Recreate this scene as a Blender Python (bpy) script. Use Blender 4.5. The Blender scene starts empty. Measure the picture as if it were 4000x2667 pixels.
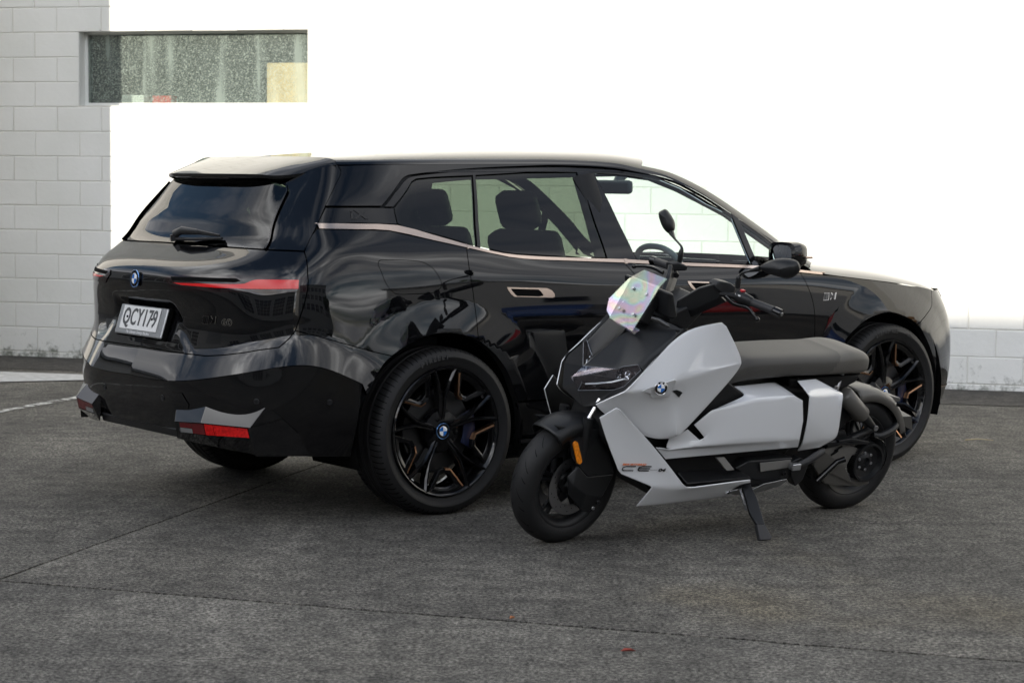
import bpy, bmesh, math, random
import numpy as np
from mathutils import Vector, Matrix, geometry
random.seed(7); np.random.seed(7)
for _c in (bpy.data.objects, bpy.data.meshes, bpy.data.materials, bpy.data.curves):
    for _o in list(_c): _c.remove(_o)
SC = bpy.context.scene
COL = SC.collection
# ------------------------------------------------------------------ camera
_pitch, _roll, CAMH = .0814, .0097, 1.554
_f = Vector((0, math.cos(_pitch), -math.sin(_pitch))); _r = Vector((1, 0, 0)); _u = Vector((0, math.sin(_pitch), math.cos(_pitch)))
_cr, _cu = _r*math.cos(_roll)+_u*math.sin(_roll), _u*math.cos(_roll)-_r*math.sin(_roll)
cam_d = bpy.data.cameras.new('camera'); cam_d.sensor_width = 36; cam_d.lens = 71.2; cam_d.clip_start = .1; cam_d.clip_end = 3000
cam_o = bpy.data.objects.new('camera', cam_d); COL.objects.link(cam_o)
_m = Matrix((_cr, _cu, -_f)).transposed().to_4x4(); _m.translation = (0, 0, CAMH); cam_o.matrix_world = _m
SC.camera = cam_o
cam_d.dof.use_dof = True; cam_d.dof.focus_distance = 9.6; cam_d.dof.aperture_fstop = 5.6
# ------------------------------------------------------------------ world, sun, exposure
SUN_DIR = Vector((.52, .887, -.235)).normalized()            # direction the light travels
SUN_EL = math.asin(-SUN_DIR.z)
SC.view_settings.view_transform = 'Standard'; SC.view_settings.look = 'None'; SC.view_settings.gamma = 1
SC.view_settings.use_curve_mapping = False; SC.view_settings.exposure = .90
SC.cycles.max_bounces = 7; SC.cycles.diffuse_bounces = 3; SC.cycles.glossy_bounces = 4; SC.cycles.transparent_max_bounces = 12; SC.cycles.use_adaptive_sampling = True; SC.cycles.adaptive_threshold = .015; SC.cycles.use_denoising = True; SC.cycles.caustics_reflective = False; SC.cycles.caustics_refractive = False
W = bpy.data.worlds.new('World'); SC.world = W; W.use_nodes = True
def world():
    nt = W.node_tree; nt.nodes.clear(); N = nt.nodes.new; L = nt.links.new
    out = N('ShaderNodeOutputWorld'); bg = N('ShaderNodeBackground'); bg.inputs[1].default_value = SKY
    sky = N('ShaderNodeTexSky'); sky.sky_type = 'NISHITA'; sky.sun_disc = False
    sky.sun_elevation = SUN_EL; sky.sun_rotation = math.atan2(-SUN_DIR.x, -SUN_DIR.y)
    sky.altitude = 10; sky.air_density = 1.0; sky.dust_density = 1.0; sky.ozone_density = 2.0
    tc = N('ShaderNodeTexCoord'); sep = N('ShaderNodeSeparateXYZ'); L(tc.outputs['Generated'], sep.inputs[0])
    zz = N('ShaderNodeMath'); zz.operation = 'MAXIMUM'; zz.inputs[1].default_value = 0; L(sep.outputs[2], zz.inputs[0])
    za = N('ShaderNodeMath'); za.operation = 'ADD'; za.inputs[1].default_value = .22; L(zz.outputs[0], za.inputs[0])
    dv = N('ShaderNodeVectorMath'); dv.operation = 'DIVIDE'; L(tc.outputs['Generated'], dv.inputs[0])
    cb = N('ShaderNodeCombineXYZ'); [L(za.outputs[0], cb.inputs[i]) for i in range(3)]; L(cb.outputs[0], dv.inputs[1])
    mp = N('ShaderNodeMapping'); mp.inputs['Scale'].default_value = (1.0, .55, .3); mp.inputs['Rotation'].default_value = (0, 0, .5); mp.inputs['Location'].default_value = (3.1, 1.2, 0); L(dv.outputs[0], mp.inputs[0])
    n1 = N('ShaderNodeTexNoise'); n1.inputs['Scale'].default_value = 1.5; n1.inputs['Detail'].default_value = 9; n1.inputs['Roughness'].default_value = .58; n1.inputs['Distortion'].default_value = .5; L(mp.outputs[0], n1.inputs[0])
    cr = N('ShaderNodeValToRGB'); cr.color_ramp.elements[0].position = .34; cr.color_ramp.elements[1].position = .56; L(n1.outputs[0], cr.inputs[0])
    n2 = N('ShaderNodeTexNoise'); n2.inputs['Scale'].default_value = 2.6; n2.inputs['Detail'].default_value = 6; L(mp.outputs[0], n2.inputs[0])
    cc = N('ShaderNodeValToRGB'); e = cc.color_ramp.elements; e[0].position = .34; e[0].color = (3.3, 3.6, 4.3, 1); e[1].position = .70; e[1].color = (26.5, 26.4, 26.2, 1); e3 = e.new(.52); e3.color = (8.6, 8.6, 8.8, 1); L(n2.outputs[0], cc.inputs[0])
    mx = N('ShaderNodeMix'); mx.data_type = 'RGBA'; L(cr.outputs[0], mx.inputs[0]); L(sky.outputs[0], mx.inputs[6]); L(cc.outputs[0], mx.inputs[7])
    # clouds glow towards the sun, as thin cloud does
    nv = N('ShaderNodeVectorMath'); nv.operation = 'NORMALIZE'; L(tc.outputs['Generated'], nv.inputs[0])
    dt = N('ShaderNodeVectorMath'); dt.operation = 'DOT_PRODUCT'; dt.inputs[1].default_value = tuple(-SUN_DIR); L(nv.outputs[0], dt.inputs[0])
    mr = N('ShaderNodeMapRange'); mr.inputs[1].default_value = .0; mr.inputs[2].default_value = 1; mr.inputs[3].default_value = 0; mr.inputs[4].default_value = 1; L(dt.outputs['Value'], mr.inputs[0])
    pw = N('ShaderNodeMath'); pw.operation = 'POWER'; pw.inputs[1].default_value = 3; L(mr.outputs[0], pw.inputs[0])
    ma = N('ShaderNodeMath'); ma.operation = 'MULTIPLY_ADD'; ma.inputs[1].default_value = 2.2; ma.inputs[2].default_value = .82; L(pw.outputs[0], ma.inputs[0])
    sc_ = N('ShaderNodeVectorMath'); sc_.operation = 'SCALE'; L(cc.outputs[0], sc_.inputs[0]); L(ma.outputs[0], sc_.inputs['Scale']); L(sc_.outputs[0], mx.inputs[7])
    L(mx.outputs[2], bg.inputs[0]); L(bg.outputs[0], out.inputs[0])
SKY = .10
world()
sun_d = bpy.data.lights.new('sun', 'SUN'); sun_d.energy = 2.7; sun_d.angle = math.radians(.53); sun_d.color = (1, .92, .79)
sun_o = bpy.data.objects.new('sun', sun_d); COL.objects.link(sun_o)
sun_o.rotation_euler = SUN_DIR.to_track_quat('-Z', 'Y').to_euler(); sun_o.location = (-20, -30, 15)

# ------------------------------------------------------------------ materials
MATS = {}
def newmat(n):
    m = bpy.data.materials.new(n); m.use_nodes = True; MATS[n] = m
    return m, m.node_tree, m.node_tree.nodes, m.node_tree.links
def pbr(n, col, rough=.5, metal=0., spec=.5, coat=0., noise=0., nscale=40., bump=0., bscale=200., emis=None, rvar=0.):
    m, nt, N, L = newmat(n); b = N['Principled BSDF']
    b.inputs['Base Color'].default_value = (*col, 1); b.inputs['Roughness'].default_value = rough; b.inputs['Metallic'].default_value = metal
    b.inputs['Specular IOR Level'].default_value = spec; b.inputs['Coat Weight'].default_value = coat; b.inputs['Coat Roughness'].default_value = .02
    if emis: b.inputs['Emission Color'].default_value = (*emis[:3], 1); b.inputs['Emission Strength'].default_value = emis[3]
    if noise or bump or rvar:
        tc = N.new('ShaderNodeTexCoord')
        if noise or rvar:
            t = N.new('ShaderNodeTexNoise'); t.inputs['Scale'].default_value = nscale; t.inputs['Detail'].default_value = 5; L.new(tc.outputs['Object'], t.inputs[0])
        if noise:
            r = N.new('ShaderNodeValToRGB'); r.color_ramp.elements[0].position = .3; r.color_ramp.elements[1].position = .7
            r.color_ramp.elements[0].color = (*[c*(1-noise) for c in col], 1); r.color_ramp.elements[1].color = (*[min(1, c*(1+noise)) for c in col], 1)
            L.new(t.outputs[0], r.inputs[0]); L.new(r.outputs[0], b.inputs['Base Color'])
        if rvar:
            mr = N.new('ShaderNodeMapRange'); mr.inputs[1].default_value = .3; mr.inputs[2].default_value = .7; mr.inputs[3].default_value = max(0, rough-rvar); mr.inputs[4].default_value = rough+rvar
            L.new(t.outputs[0], mr.inputs[0]); L.new(mr.outputs[0], b.inputs['Roughness'])
        if bump:
            t2 = N.new('ShaderNodeTexNoise'); t2.inputs['Scale'].default_value = bscale; t2.inputs['Detail'].default_value = 3; L.new(tc.outputs['Object'], t2.inputs[0])
            bp = N.new('ShaderNodeBump'); bp.inputs['Strength'].default_value = bump; bp.inputs['Distance'].default_value = .002; L.new(t2.outputs[0], bp.inputs['Height']); L.new(bp.outputs[0], b.inputs['Normal'])
    return m
def glass(n, tint, rough=0., ior=1.5, film=0.):
    """thin pane: tinted see-through plus mirror reflection by Fresnel"""
    m, nt, N, L = newmat(n); N.remove(N['Principled BSDF']); out = N['Material Output']
    tr = N.new('ShaderNodeBsdfTransparent'); tr.inputs[0].default_value = (*tint, 1)
    gl = N.new('ShaderNodeBsdfGlossy'); gl.inputs['Roughness'].default_value = rough; gl.inputs['Color'].default_value = (1, 1, 1, 1)
    fr = N.new('ShaderNodeFresnel'); ge = N.new('ShaderNodeNewGeometry'); mr = N.new('ShaderNodeMapRange'); mr.inputs[3].default_value = ior; mr.inputs[4].default_value = 1/ior
    L.new(ge.outputs['Backfacing'], mr.inputs[0]); L.new(mr.outputs[0], fr.inputs[0])
    mx = N.new('ShaderNodeMixShader'); L.new(fr.outputs[0], mx.inputs[0]); L.new(tr.outputs[0], mx.inputs[1]); L.new(gl.outputs[0], mx.inputs[2]); L.new(mx.outputs[0], out.inputs[0])
    return m

# ------------------------------------------------------------------ objects
def tag(o, label=None, cat=None, group=None, kind=None):
    for k, v in (('label', label), ('category', cat), ('group', group), ('kind', kind)):
        if v: o[k] = v
    return o
def link(o, parent=None):
    COL.objects.link(o)
    if parent is not None: o.parent = parent
    return o
def empty(name, mat=None, **kw):
    o = bpy.data.objects.new(name, None); o.empty_display_size = .1
    if mat is not None: o.matrix_world = mat
    link(o); return tag(o, **kw)
def wnorm(me, ang=50):
    """area-weighted vertex normals, kept apart across edges sharper than ang"""
    nf = len(me.polygons); 
    if nf == 0: return
    fn = np.empty(nf*3, np.float32); me.polygons.foreach_get('normal', fn); fn = fn.reshape(-1, 3)
    fa = np.empty(nf, np.float32); me.polygons.foreach_get('area', fa)
    ls = np.empty(nf, np.int32); me.polygons.foreach_get('loop_start', ls); lt = np.empty(nf, np.int32); me.polygons.foreach_get('loop_total', lt)
    lv = np.empty(len(me.loops), np.int32); me.loops.foreach_get('vertex_index', lv)
    lf = np.repeat(np.arange(nf), lt); c = math.cos(math.radians(ang))
    byv = {}
    for i, v in enumerate(lv.tolist()): byv.setdefault(v, []).append(i)
    out = np.zeros((len(lv), 3), np.float32)
    for v, ll in byv.items():
        F = lf[ll]; n = fn[F]; w = n*fa[F][:, None]; k = (n@n.T) > c
        out[ll] = k.astype(np.float32)@w
    l = np.linalg.norm(out, axis=1, keepdims=True); out = np.where(l > 1e-9, out/np.maximum(l, 1e-9), fn[lf])
    me.normals_split_custom_set(out.tolist())
def mk(name, verts, faces, mat, parent=None, smooth=40, normals=None, weighted=False):
    me = bpy.data.meshes.new(name); me.from_pydata([tuple(map(float, v)) for v in verts], [], [list(map(int, f)) for f in faces]); me.update()
    if mat is not None: me.materials.append(MATS[mat] if isinstance(mat, str) else mat)
    if smooth is not None:
        me.polygons.foreach_set('use_smooth', [True]*len(me.polygons))
        if normals is not None: me.normals_split_custom_set_from_vertices([tuple(map(float, n)) for n in normals])
        elif weighted: wnorm(me, smooth)
        else: me.set_sharp_from_angle(angle=math.radians(smooth))
    o = bpy.data.objects.new(name, me); return link(o, parent)
def from_bm(name, bm, mat, parent=None, smooth=40, weighted=True):
    me = bpy.data.meshes.new(name); bmesh.ops.recalc_face_normals(bm, faces=bm.faces[:]); bm.to_mesh(me); bm.free()
    me.materials.append(MATS[mat] if isinstance(mat, str) else mat)
    me.polygons.foreach_set('use_smooth', [True]*len(me.polygons))
    if weighted: wnorm(me, smooth)
    else: me.set_sharp_from_angle(angle=math.radians(smooth))
    return link(bpy.data.objects.new(name, me), parent)
def facet(name, verts, faces, mat, parent=None, thick=.004, bevel=.004, seg=2, out=None, ang=12, sub=0, smooth=60):
    """shell made of planar facets: solidified, every hard edge bevelled. out: point the front faces look away from"""
    bm = bmesh.new(); vs = [bm.verts.new(v) for v in verts]
    for f in faces: bm.faces.new([vs[i] for i in f])
    bmesh.ops.recalc_face_normals(bm, faces=bm.faces[:]); bm.normal_update()
    if out is not None:
        o = Vector(out); s = sum((f.calc_center_median()-o).dot(f.normal)*f.calc_area() for f in bm.faces)
        if s < 0: bmesh.ops.reverse_faces(bm, faces=bm.faces[:])
    if sub:
        bmesh.ops.subdivide_edges(bm, edges=bm.edges[:], cuts=sub, use_grid_fill=True, smooth=1.0)
    if thick: bmesh.ops.solidify(bm, geom=bm.faces[:], thickness=thick)
    bm.normal_update()
    if bevel:
        es = [e for e in bm.edges if len(e.link_faces) == 2 and e.calc_face_angle(0) > math.radians(ang)]
        bmesh.ops.bevel(bm, geom=es, offset=bevel, segments=seg, profile=.5, affect='EDGES', clamp_overlap=True)
    return from_bm(name, bm, mat, parent, smooth=smooth)
def facet_sub(name, verts, faces, mat, parent=None, thick=.005, crease=.75, rim=.9, ang=10, levels=3, out=None, back='matt_black'):
    """moulded panel: facets rounded by subdivision, hard edges kept by creases"""
    bm = bmesh.new(); vs = [bm.verts.new(v) for v in verts]
    for f in faces: bm.faces.new([vs[i] for i in f])
    bmesh.ops.recalc_face_normals(bm, faces=bm.faces[:]); bm.normal_update()
    if out is not None:
        o = Vector(out); s = sum((f.calc_center_median()-o).dot(f.normal)*f.calc_area() for f in bm.faces)
        if s < 0: bmesh.ops.reverse_faces(bm, faces=bm.faces[:])
    cl = bm.edges.layers.float.new('crease_edge')
    for e in bm.edges:
        if len(e.link_faces) < 2: e[cl] = rim
        else:
            a = math.degrees(e.calc_face_angle(0)); e[cl] = min(crease, max(0, (a-ang)/25)) if a > ang else 0
    for v in [v for v in bm.verts if not v.link_faces]: bm.verts.remove(v)
    me = bpy.data.meshes.new(name); bm.to_mesh(me); bm.free(); me.materials.append(MATS[mat]); me.polygons.foreach_set('use_smooth', [True]*len(me.polygons))
    o = link(bpy.data.objects.new(name, me), parent); m = o.modifiers.new('sub', 'SUBSURF'); m.levels = m.render_levels = levels
    m = o.modifiers.new('thick', 'SOLIDIFY'); m.thickness = thick; m.offset = -1
    if back: me.materials.append(MATS[back]); m.material_offset = 1
    m = o.modifiers.new('edge', 'BEVEL'); m.width = .0018; m.segments = 2; m.limit_method = 'ANGLE'; m.angle_limit = math.radians(50)
    return o
def prism(name, pts, vec, mat, parent=None, bevel=.003, seg=2, smooth=60, hole=None):
    """flat outline (3-D points) pushed along vec, edges bevelled"""
    bm = bmesh.new(); a = [bm.verts.new(p) for p in pts]; n = len(a); v = Vector(vec)
    if hole is None:
        b = [bm.verts.new(Vector(p)+v) for p in pts]
        bm.faces.new(a); bm.faces.new(b[::-1])
        for i in range(n): bm.faces.new([a[i], b[i], b[(i+1) % n], a[(i+1) % n]])
    else:                                     # hole with the same number of points
        h = [bm.verts.new(p) for p in hole]; b = [bm.verts.new(Vector(p)+v) for p in pts]; g = [bm.verts.new(Vector(p)+v) for p in hole]
        for i in range(n):
            j = (i+1) % n
            bm.faces.new([a[i], a[j], h[j], h[i]]); bm.faces.new([b[i], g[i], g[j], b[j]]); bm.faces.new([a[i], b[i], b[j], a[j]]); bm.faces.new([h[i], h[j], g[j], g[i]])
    bmesh.ops.recalc_face_normals(bm, faces=bm.faces[:])
    if bevel:
        bm.normal_update(); es = [e for e in bm.edges if e.calc_face_angle(0) > .3]
        bmesh.ops.bevel(bm, geom=es, offset=bevel, segments=seg, profile=.5, affect='EDGES', clamp_overlap=True)
    return from_bm(name, bm, mat, parent, smooth=smooth)
class MB:
    def __init__(s): s.v = []; s.f = []
    def add(s, v, f):
        o = len(s.v); s.v += [tuple(map(float, p)) for p in v]; s.f += [[i+o for i in q] for q in f]; return s
    def box(s, c, d, M=None):
        v = [Vector((c[0]+sx*d[0]/2, c[1]+sy*d[1]/2, c[2]+sz*d[2]/2)) for sx in (-1, 1) for sy in (-1, 1) for sz in (-1, 1)]
        if M is not None: v = [M@p for p in v]
        return s.add(v, [(0, 1, 3, 2), (4, 6, 7, 5), (0, 4, 5, 1), (2, 3, 7, 6), (0, 2, 6, 4), (1, 5, 7, 3)])
    def tube(s, pts, r, seg=12, cap=True, sq=1.0):
        pts = [Vector(p) for p in pts]; n = len(pts); r = [r]*n if np.isscalar(r) else list(r)
        ref = None; rings = []
        for i, p in enumerate(pts):
            t = (pts[min(i+1, n-1)]-pts[max(i-1, 0)]).normalized()
            if ref is None:
                ref = Vector((0, 0, 1)) if abs(t.z) < .8 else Vector((1, 0, 0))
            a = (ref-t*ref.dot(t)).normalized(); b = t.cross(a); ref = a
            rings.append([p+(a*math.cos(2*math.pi*k/seg)+b*math.sin(2*math.pi*k/seg)*sq)*r[i] for k in range(seg)])
        v = [q for R in rings for q in R]; f = []
        for i in range(n-1):
            for k in range(seg): f.append((i*seg+k, i*seg+(k+1) % seg, (i+1)*seg+(k+1) % seg, (i+1)*seg+k))
        if cap: f.append(list(range(seg))[::-1]); f.append([(n-1)*seg+k for k in range(seg)])
        return s.add(v, f)
    def lathe(s, prof, c=(0, 0, 0), axis='y', seg=48, a0=0, a1=2*math.pi):
        """prof: (along-axis, radius)"""
        full = abs(a1-a0-2*math.pi) < 1e-6; m = seg if full else seg+1; v = []; f = []
        for k in range(m):
            t = a0+(a1-a0)*k/seg; cx, sx = math.cos(t), math.sin(t)
            for h, r in prof:
                p = {'y': (r*cx, h, r*sx), 'x': (h, r*cx, r*sx), 'z': (r*cx, r*sx, h)}[axis]
                v.append((c[0]+p[0], c[1]+p[1], c[2]+p[2]))
        n = len(prof)
        for k in range(seg):
            k2 = (k+1) % m
            for i in range(n-1): f.append((k*n+i, k*n+i+1, k2*n+i+1, k2*n+i))
        return s.add(v, f)
    def xf(s, M): s.v = [tuple(M@Vector(p)) for p in s.v]; return s
    def build(s, name, mat, parent=None, smooth=40, bevel=0, seg=2, weighted=None):
        if bevel:
            bm = bmesh.new(); vs = [bm.verts.new(p) for p in s.v]
            for q in s.f:
                try: bm.faces.new([vs[i] for i in q])
                except ValueError: pass
            bmesh.ops.recalc_face_normals(bm, faces=bm.faces[:]); bm.normal_update()
            es = [e for e in bm.edges if len(e.link_faces) == 2 and e.calc_face_angle(0) > .35]
            bmesh.ops.bevel(bm, geom=es, offset=bevel, segments=seg, profile=.5, affect='EDGES', clamp_overlap=True)
            return from_bm(name, bm, mat, parent, smooth=60)
        o = mk(name, s.v, s.f, mat, parent, smooth=smooth)
        bm = bmesh.new(); bm.from_mesh(o.data); bmesh.ops.recalc_face_normals(bm, faces=bm.faces[:]); bm.to_mesh(o.data); bm.free()
        return o
def crv(P, n=6, closed=False):
    """Catmull-Rom through points"""
    P = [np.array(p, float) for p in P]; m = len(P); R = []
    for i in range(m if closed else m-1):
        p0 = P[(i-1) % m] if closed or i > 0 else 2*P[0]-P[1]; p1 = P[i]; p2 = P[(i+1) % m]
        p3 = P[(i+2) % m] if closed or i+2 < m else 2*P[-1]-P[-2]
        for k in range(n):
            t = k/n; R.append(.5*((2*p1)+(-p0+p2)*t+(2*p0-5*p1+4*p2-p3)*t*t+(-p0+3*p1-3*p2+p3)*t**3))
    if not closed: R.append(P[-1])
    return R
def text(name, s, size, M, mat, parent=None, ext=.0008, align='CENTER', shear=0, bold=0., sx=1.0, spacing=1.0):
    cu = bpy.data.curves.new(name, 'FONT'); cu.body = s; cu.size = size; cu.align_x = align; cu.align_y = 'CENTER'; cu.extrude = ext; cu.shear = shear
    cu.offset = bold; cu.space_character = spacing; cu.resolution_u = 3
    t = bpy.data.objects.new(name, cu); COL.objects.link(t); bpy.context.view_layer.update()
    dg = bpy.context.evaluated_depsgraph_get(); me = bpy.data.meshes.new_from_object(t.evaluated_get(dg)); bpy.data.objects.remove(t)
    me.transform(M@Matrix.Diagonal((sx, 1, 1, 1))); me.materials.clear(); me.materials.append(MATS[mat]); me.name = name
    return link(bpy.data.objects.new(name, me), parent)
def basis(o, x, y):
    """matrix with local x,y axes along given vectors"""
    x = Vector(x).normalized(); y = Vector(y); y = (y-x*y.dot(x)).normalized(); z = x.cross(y)
    m = Matrix((x, y, z)).transposed().to_4x4(); m.translation = o; return m

# ================================================================== SETTING
def mat_ground(n, c0, c1, warm=1.0, seed=0.):
    m, nt, N, L = newmat(n); b = N['Principled BSDF']; b.inputs['Roughness'].default_value = .85; b.inputs['Specular IOR Level'].default_value = .25
    g = N.new('ShaderNodeNewGeometry'); mp = N.new('ShaderNodeMapping'); mp.inputs['Location'].default_value = (seed, seed*.7, 0); L.new(g.outputs['Position'], mp.inputs[0])
    def noise(sc, det, rough=.5, stretch=None):
        t = N.new('ShaderNodeTexNoise'); t.inputs['Scale'].default_value = sc; t.inputs['Detail'].default_value = det; t.inputs['Roughness'].default_value = rough
        if stretch:
            q = N.new('ShaderNodeMapping'); q.inputs['Scale'].default_value = stretch; L.new(mp.outputs[0], q.inputs[0]); L.new(q.outputs[0], t.inputs[0])
        else: L.new(mp.outputs[0], t.inputs[0])
        return t.outputs[0]
    def ramp(src, p0, p1, a, c):
        r = N.new('ShaderNodeValToRGB'); r.color_ramp.elements[0].position = p0; r.color_ramp.elements[1].position = p1
        r.color_ramp.elements[0].color = (*a, 1); r.color_ramp.elements[1].color = (*c, 1); L.new(src, r.inputs[0]); return r.outputs[0]
    def mul(a, c, f=1.0, mode='MULTIPLY'):
        x = N.new('ShaderNodeMix'); x.data_type = 'RGBA'; x.blend_type = mode; x.inputs[0].default_value = f; L.new(a, x.inputs[6]); L.new(c, x.inputs[7]); return x.outputs[2]
    fine = ramp(noise(62, 5, .80), .43, .61, c0, c1)                        # aggregate speckle
    grit = ramp(noise(260, 2, .6), .35, .70, (.42, .42, .42), (1.45, 1.45, 1.45))
    mid = ramp(noise(9, 6, .65), .33, .66, (.50, .50, .50), (1.26, 1.25, 1.22))
    big = ramp(noise(.55, 5, .6), .35, .68, (.56, .56, .57), (1.22, 1.21, 1.18))
    trail = ramp(noise(.7, 4, .5, (3.2, .35, 1)), .4, .7, (.80, .80, .80), (1.08, 1.08, 1.08))
    c = mul(mul(mul(mul(fine, grit), mid), big), trail)
    rust = ramp(noise(.33, 4, .6), .60, .74, (1, 1, 1), (1.16, 1.04, .80))
    c = mul(c, rust)
    L.new(c, b.inputs['Base Color'])
    bp = N.new('ShaderNodeBump'); bp.inputs['Strength'].default_value = .35; bp.inputs['Distance'].default_value = .004; L.new(noise(75, 4, .7), bp.inputs['Height']); L.new(bp.outputs[0], b.inputs['Normal'])
    return m
mat_ground('concrete', (.050, .0475, .0435), (.365, .350, .320)); mat_ground('concrete_b', (.040, .038, .0345), (.325, .309, .280), seed=3.1); mat_ground('concrete_c', (.038, .036, .032), (.315, .30, .272), seed=7.7)
mat_ground('asphalt', (.05, .047, .044), (.17, .16, .15), seed=2.2)
pbr('joint_dirt', (.02, .019, .017), .95); pbr('pale_concrete', (.46, .46, .45), .85, noise=.22, nscale=14, bump=.2)
def mat_wall():
    m, nt, N, L = newmat('wall_paint'); b = N['Principled BSDF']; b.inputs['Roughness'].default_value = .55; b.inputs['Specular IOR Level'].default_value = .3
    g = N.new('ShaderNodeNewGeometry'); oi = N.new('ShaderNodeObjectInfo')
    t = N.new('ShaderNodeTexNoise'); t.inputs['Scale'].default_value = 2.2; t.inputs['Detail'].default_value = 6; L.new(g.outputs['Position'], t.inputs[0])
    r = N.new('ShaderNodeValToRGB'); r.color_ramp.elements[0].position = .3; r.color_ramp.elements[1].position = .75; r.color_ramp.elements[0].color = (.73, .735, .70, 1); r.color_ramp.elements[1].color = (.80, .80, .775, 1); L.new(t.outputs[0], r.inputs[0])
    # splash dirt: blotches that thin out with height above the yard
    sp = N.new('ShaderNodeSeparateXYZ'); L.new(g.outputs['Position'], sp.inputs[0])
    mr = N.new('ShaderNodeMapRange'); mr.inputs[1].default_value = .02; mr.inputs[2].default_value = .36; mr.inputs[3].default_value = .16; mr.inputs[4].default_value = -.14; L.new(sp.outputs[2], mr.inputs[0])
    t2 = N.new('ShaderNodeTexNoise'); t2.inputs['Scale'].default_value = 11; t2.inputs['Detail'].default_value = 9; t2.inputs['Roughness'].default_value = .72; L.new(g.outputs['Position'], t2.inputs[0])
    ad = N.new('ShaderNodeMath'); ad.operation = 'ADD'; L.new(t2.outputs[0], ad.inputs[0]); L.new(mr.outputs[0], ad.inputs[1])
    r2 = N.new('ShaderNodeValToRGB'); r2.color_ramp.elements[0].position = .60; r2.color_ramp.elements[1].position = .76; L.new(ad.outputs[0], r2.inputs[0])
    mx = N.new('ShaderNodeMix'); mx.data_type = 'RGBA'; L.new(r2.outputs[0], mx.inputs[0]); L.new(r.outputs[0], mx.inputs[6]); mx.inputs[7].default_value = (.22, .23, .20, 1)
    L.new(mx.outputs[2], b.inputs['Base Color'])
    t3 = N.new('ShaderNodeTexNoise'); t3.inputs['Scale'].default_value = 26; t3.inputs['Detail'].default_value = 4; L.new(g.outputs['Position'], t3.inputs[0])
    bp = N.new('ShaderNodeBump'); bp.inputs['Strength'].default_value = .4; bp.inputs['Distance'].default_value = .006; L.new(t3.outputs[0], bp.inputs['Height']); L.new(bp.outputs[0], b.inputs['Normal'])
mat_wall()
pbr('mortar_paint', (.64, .63, .585), .8)
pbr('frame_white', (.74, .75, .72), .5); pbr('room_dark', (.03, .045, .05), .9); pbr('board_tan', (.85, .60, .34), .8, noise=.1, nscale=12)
pbr('box_red', (.55, .04, .03), .6, noise=.3, nscale=30); pbr('box_white', (.75, .75, .72), .7)
def mat_dirtyglass():
    m, nt, N, L = newmat('dirty_glass'); out = N['Material Output']; b = N['Principled BSDF']
    g = N.new('ShaderNodeTexCoord')
    t = N.new('ShaderNodeTexNoise'); t.inputs['Scale'].default_value = 95; t.inputs['Detail'].default_value = 4; t.inputs['Roughness'].default_value = .7; L.new(g.outputs['Object'], t.inputs[0])
    r = N.new('ShaderNodeValToRGB'); r.color_ramp.elements[0].position = .42; r.color_ramp.elements[1].position = .70; L.new(t.outputs[0], r.inputs[0])
    mp = N.new('ShaderNodeMapping'); mp.inputs['Scale'].default_value = (5.5, 1, .55); L.new(g.outputs['Object'], mp.inputs[0])
    t2 = N.new('ShaderNodeTexNoise'); t2.inputs['Scale'].default_value = 1.4; t2.inputs['Detail'].default_value = 3; L.new(mp.outputs[0], t2.inputs[0])
    r2 = N.new('ShaderNodeValToRGB'); r2.color_ramp.elements[0].position = .50; r2.color_ramp.elements[1].position = .68; L.new(t2.outputs[0], r2.inputs[0])
    mxm = N.new('ShaderNodeMath'); mxm.operation = 'MAXIMUM'
    s2 = N.new('ShaderNodeMath'); s2.operation = 'MULTIPLY'; s2.inputs[1].default_value = .40; L.new(r2.outputs[0], s2.inputs[0])
    s1 = N.new('ShaderNodeMath'); s1.operation = 'MULTIPLY_ADD'; s1.inputs[1].default_value = .50; s1.inputs[2].default_value = .07; L.new(r.outputs[0], s1.inputs[0])
    L.new(s1.outputs[0], mxm.inputs[0]); L.new(s2.outputs[0], mxm.inputs[1])
    df = N.new('ShaderNodeBsdfDiffuse'); df.inputs[0].default_value = (.50, .60, .54, 1)
    tr = N.new('ShaderNodeBsdfTransparent'); tr.inputs[0].default_value = (.74, .82, .78, 1)
    mx = N.new('ShaderNodeMixShader'); L.new(mxm.outputs[0], mx.inputs[0]); L.new(tr.outputs[0], mx.inputs[1]); L.new(df.outputs[0], mx.inputs[2])
    gl = N.new('ShaderNodeBsdfGlossy'); gl.inputs['Roughness'].default_value = .12; fr = N.new('ShaderNodeFresnel')
    m2 = N.new('ShaderNodeMixShader'); L.new(fr.outputs[0], m2.inputs[0]); L.new(mx.outputs[0], m2.inputs[1]); L.new(gl.outputs[0], m2.inputs[2]); L.new(m2.outputs[0], out.inputs[0]); N.remove(b)
mat_dirtyglass()
# ---- ground: dark bed with three cast slabs parted by open joints
gnd = mk('ground', [(-160, -160, -.03), (160, -160, -.03), (160, 160, -.03), (-160, 160, -.03)], [(0, 1, 2, 3)], 'joint_dirt', smooth=None); tag(gnd, kind='structure')
def jag(a, b, n, amp, rs):
    a, b = np.array(a, float), np.array(b, float); d = b-a; nn = np.array([-d[1], d[0]])/np.hypot(*d); w = 0; out = []
    for i in range(n+1):
        w = .7*w+rs.normal()*amp; out.append(a+d*i/n+nn*w*(0 if i in (0, n) else 1))
    return out
def slab(poly, mat, z=0.0, name='slab'):
    n = len(poly); v = [(p[0], p[1], z) for p in poly]+[(p[0], p[1], z-.03) for p in poly]
    f = [list(range(n))]+[[i, i+n, (i+1) % n+n, (i+1) % n] for i in range(n)]
    return mk(name, v, f, mat, gnd, smooth=None)
_rs = np.random.RandomState(3); J2 = np.array((.953, -.304)); J1 = np.array((.281, .960)); X0 = np.array((-1.958, 7.622))
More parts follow.
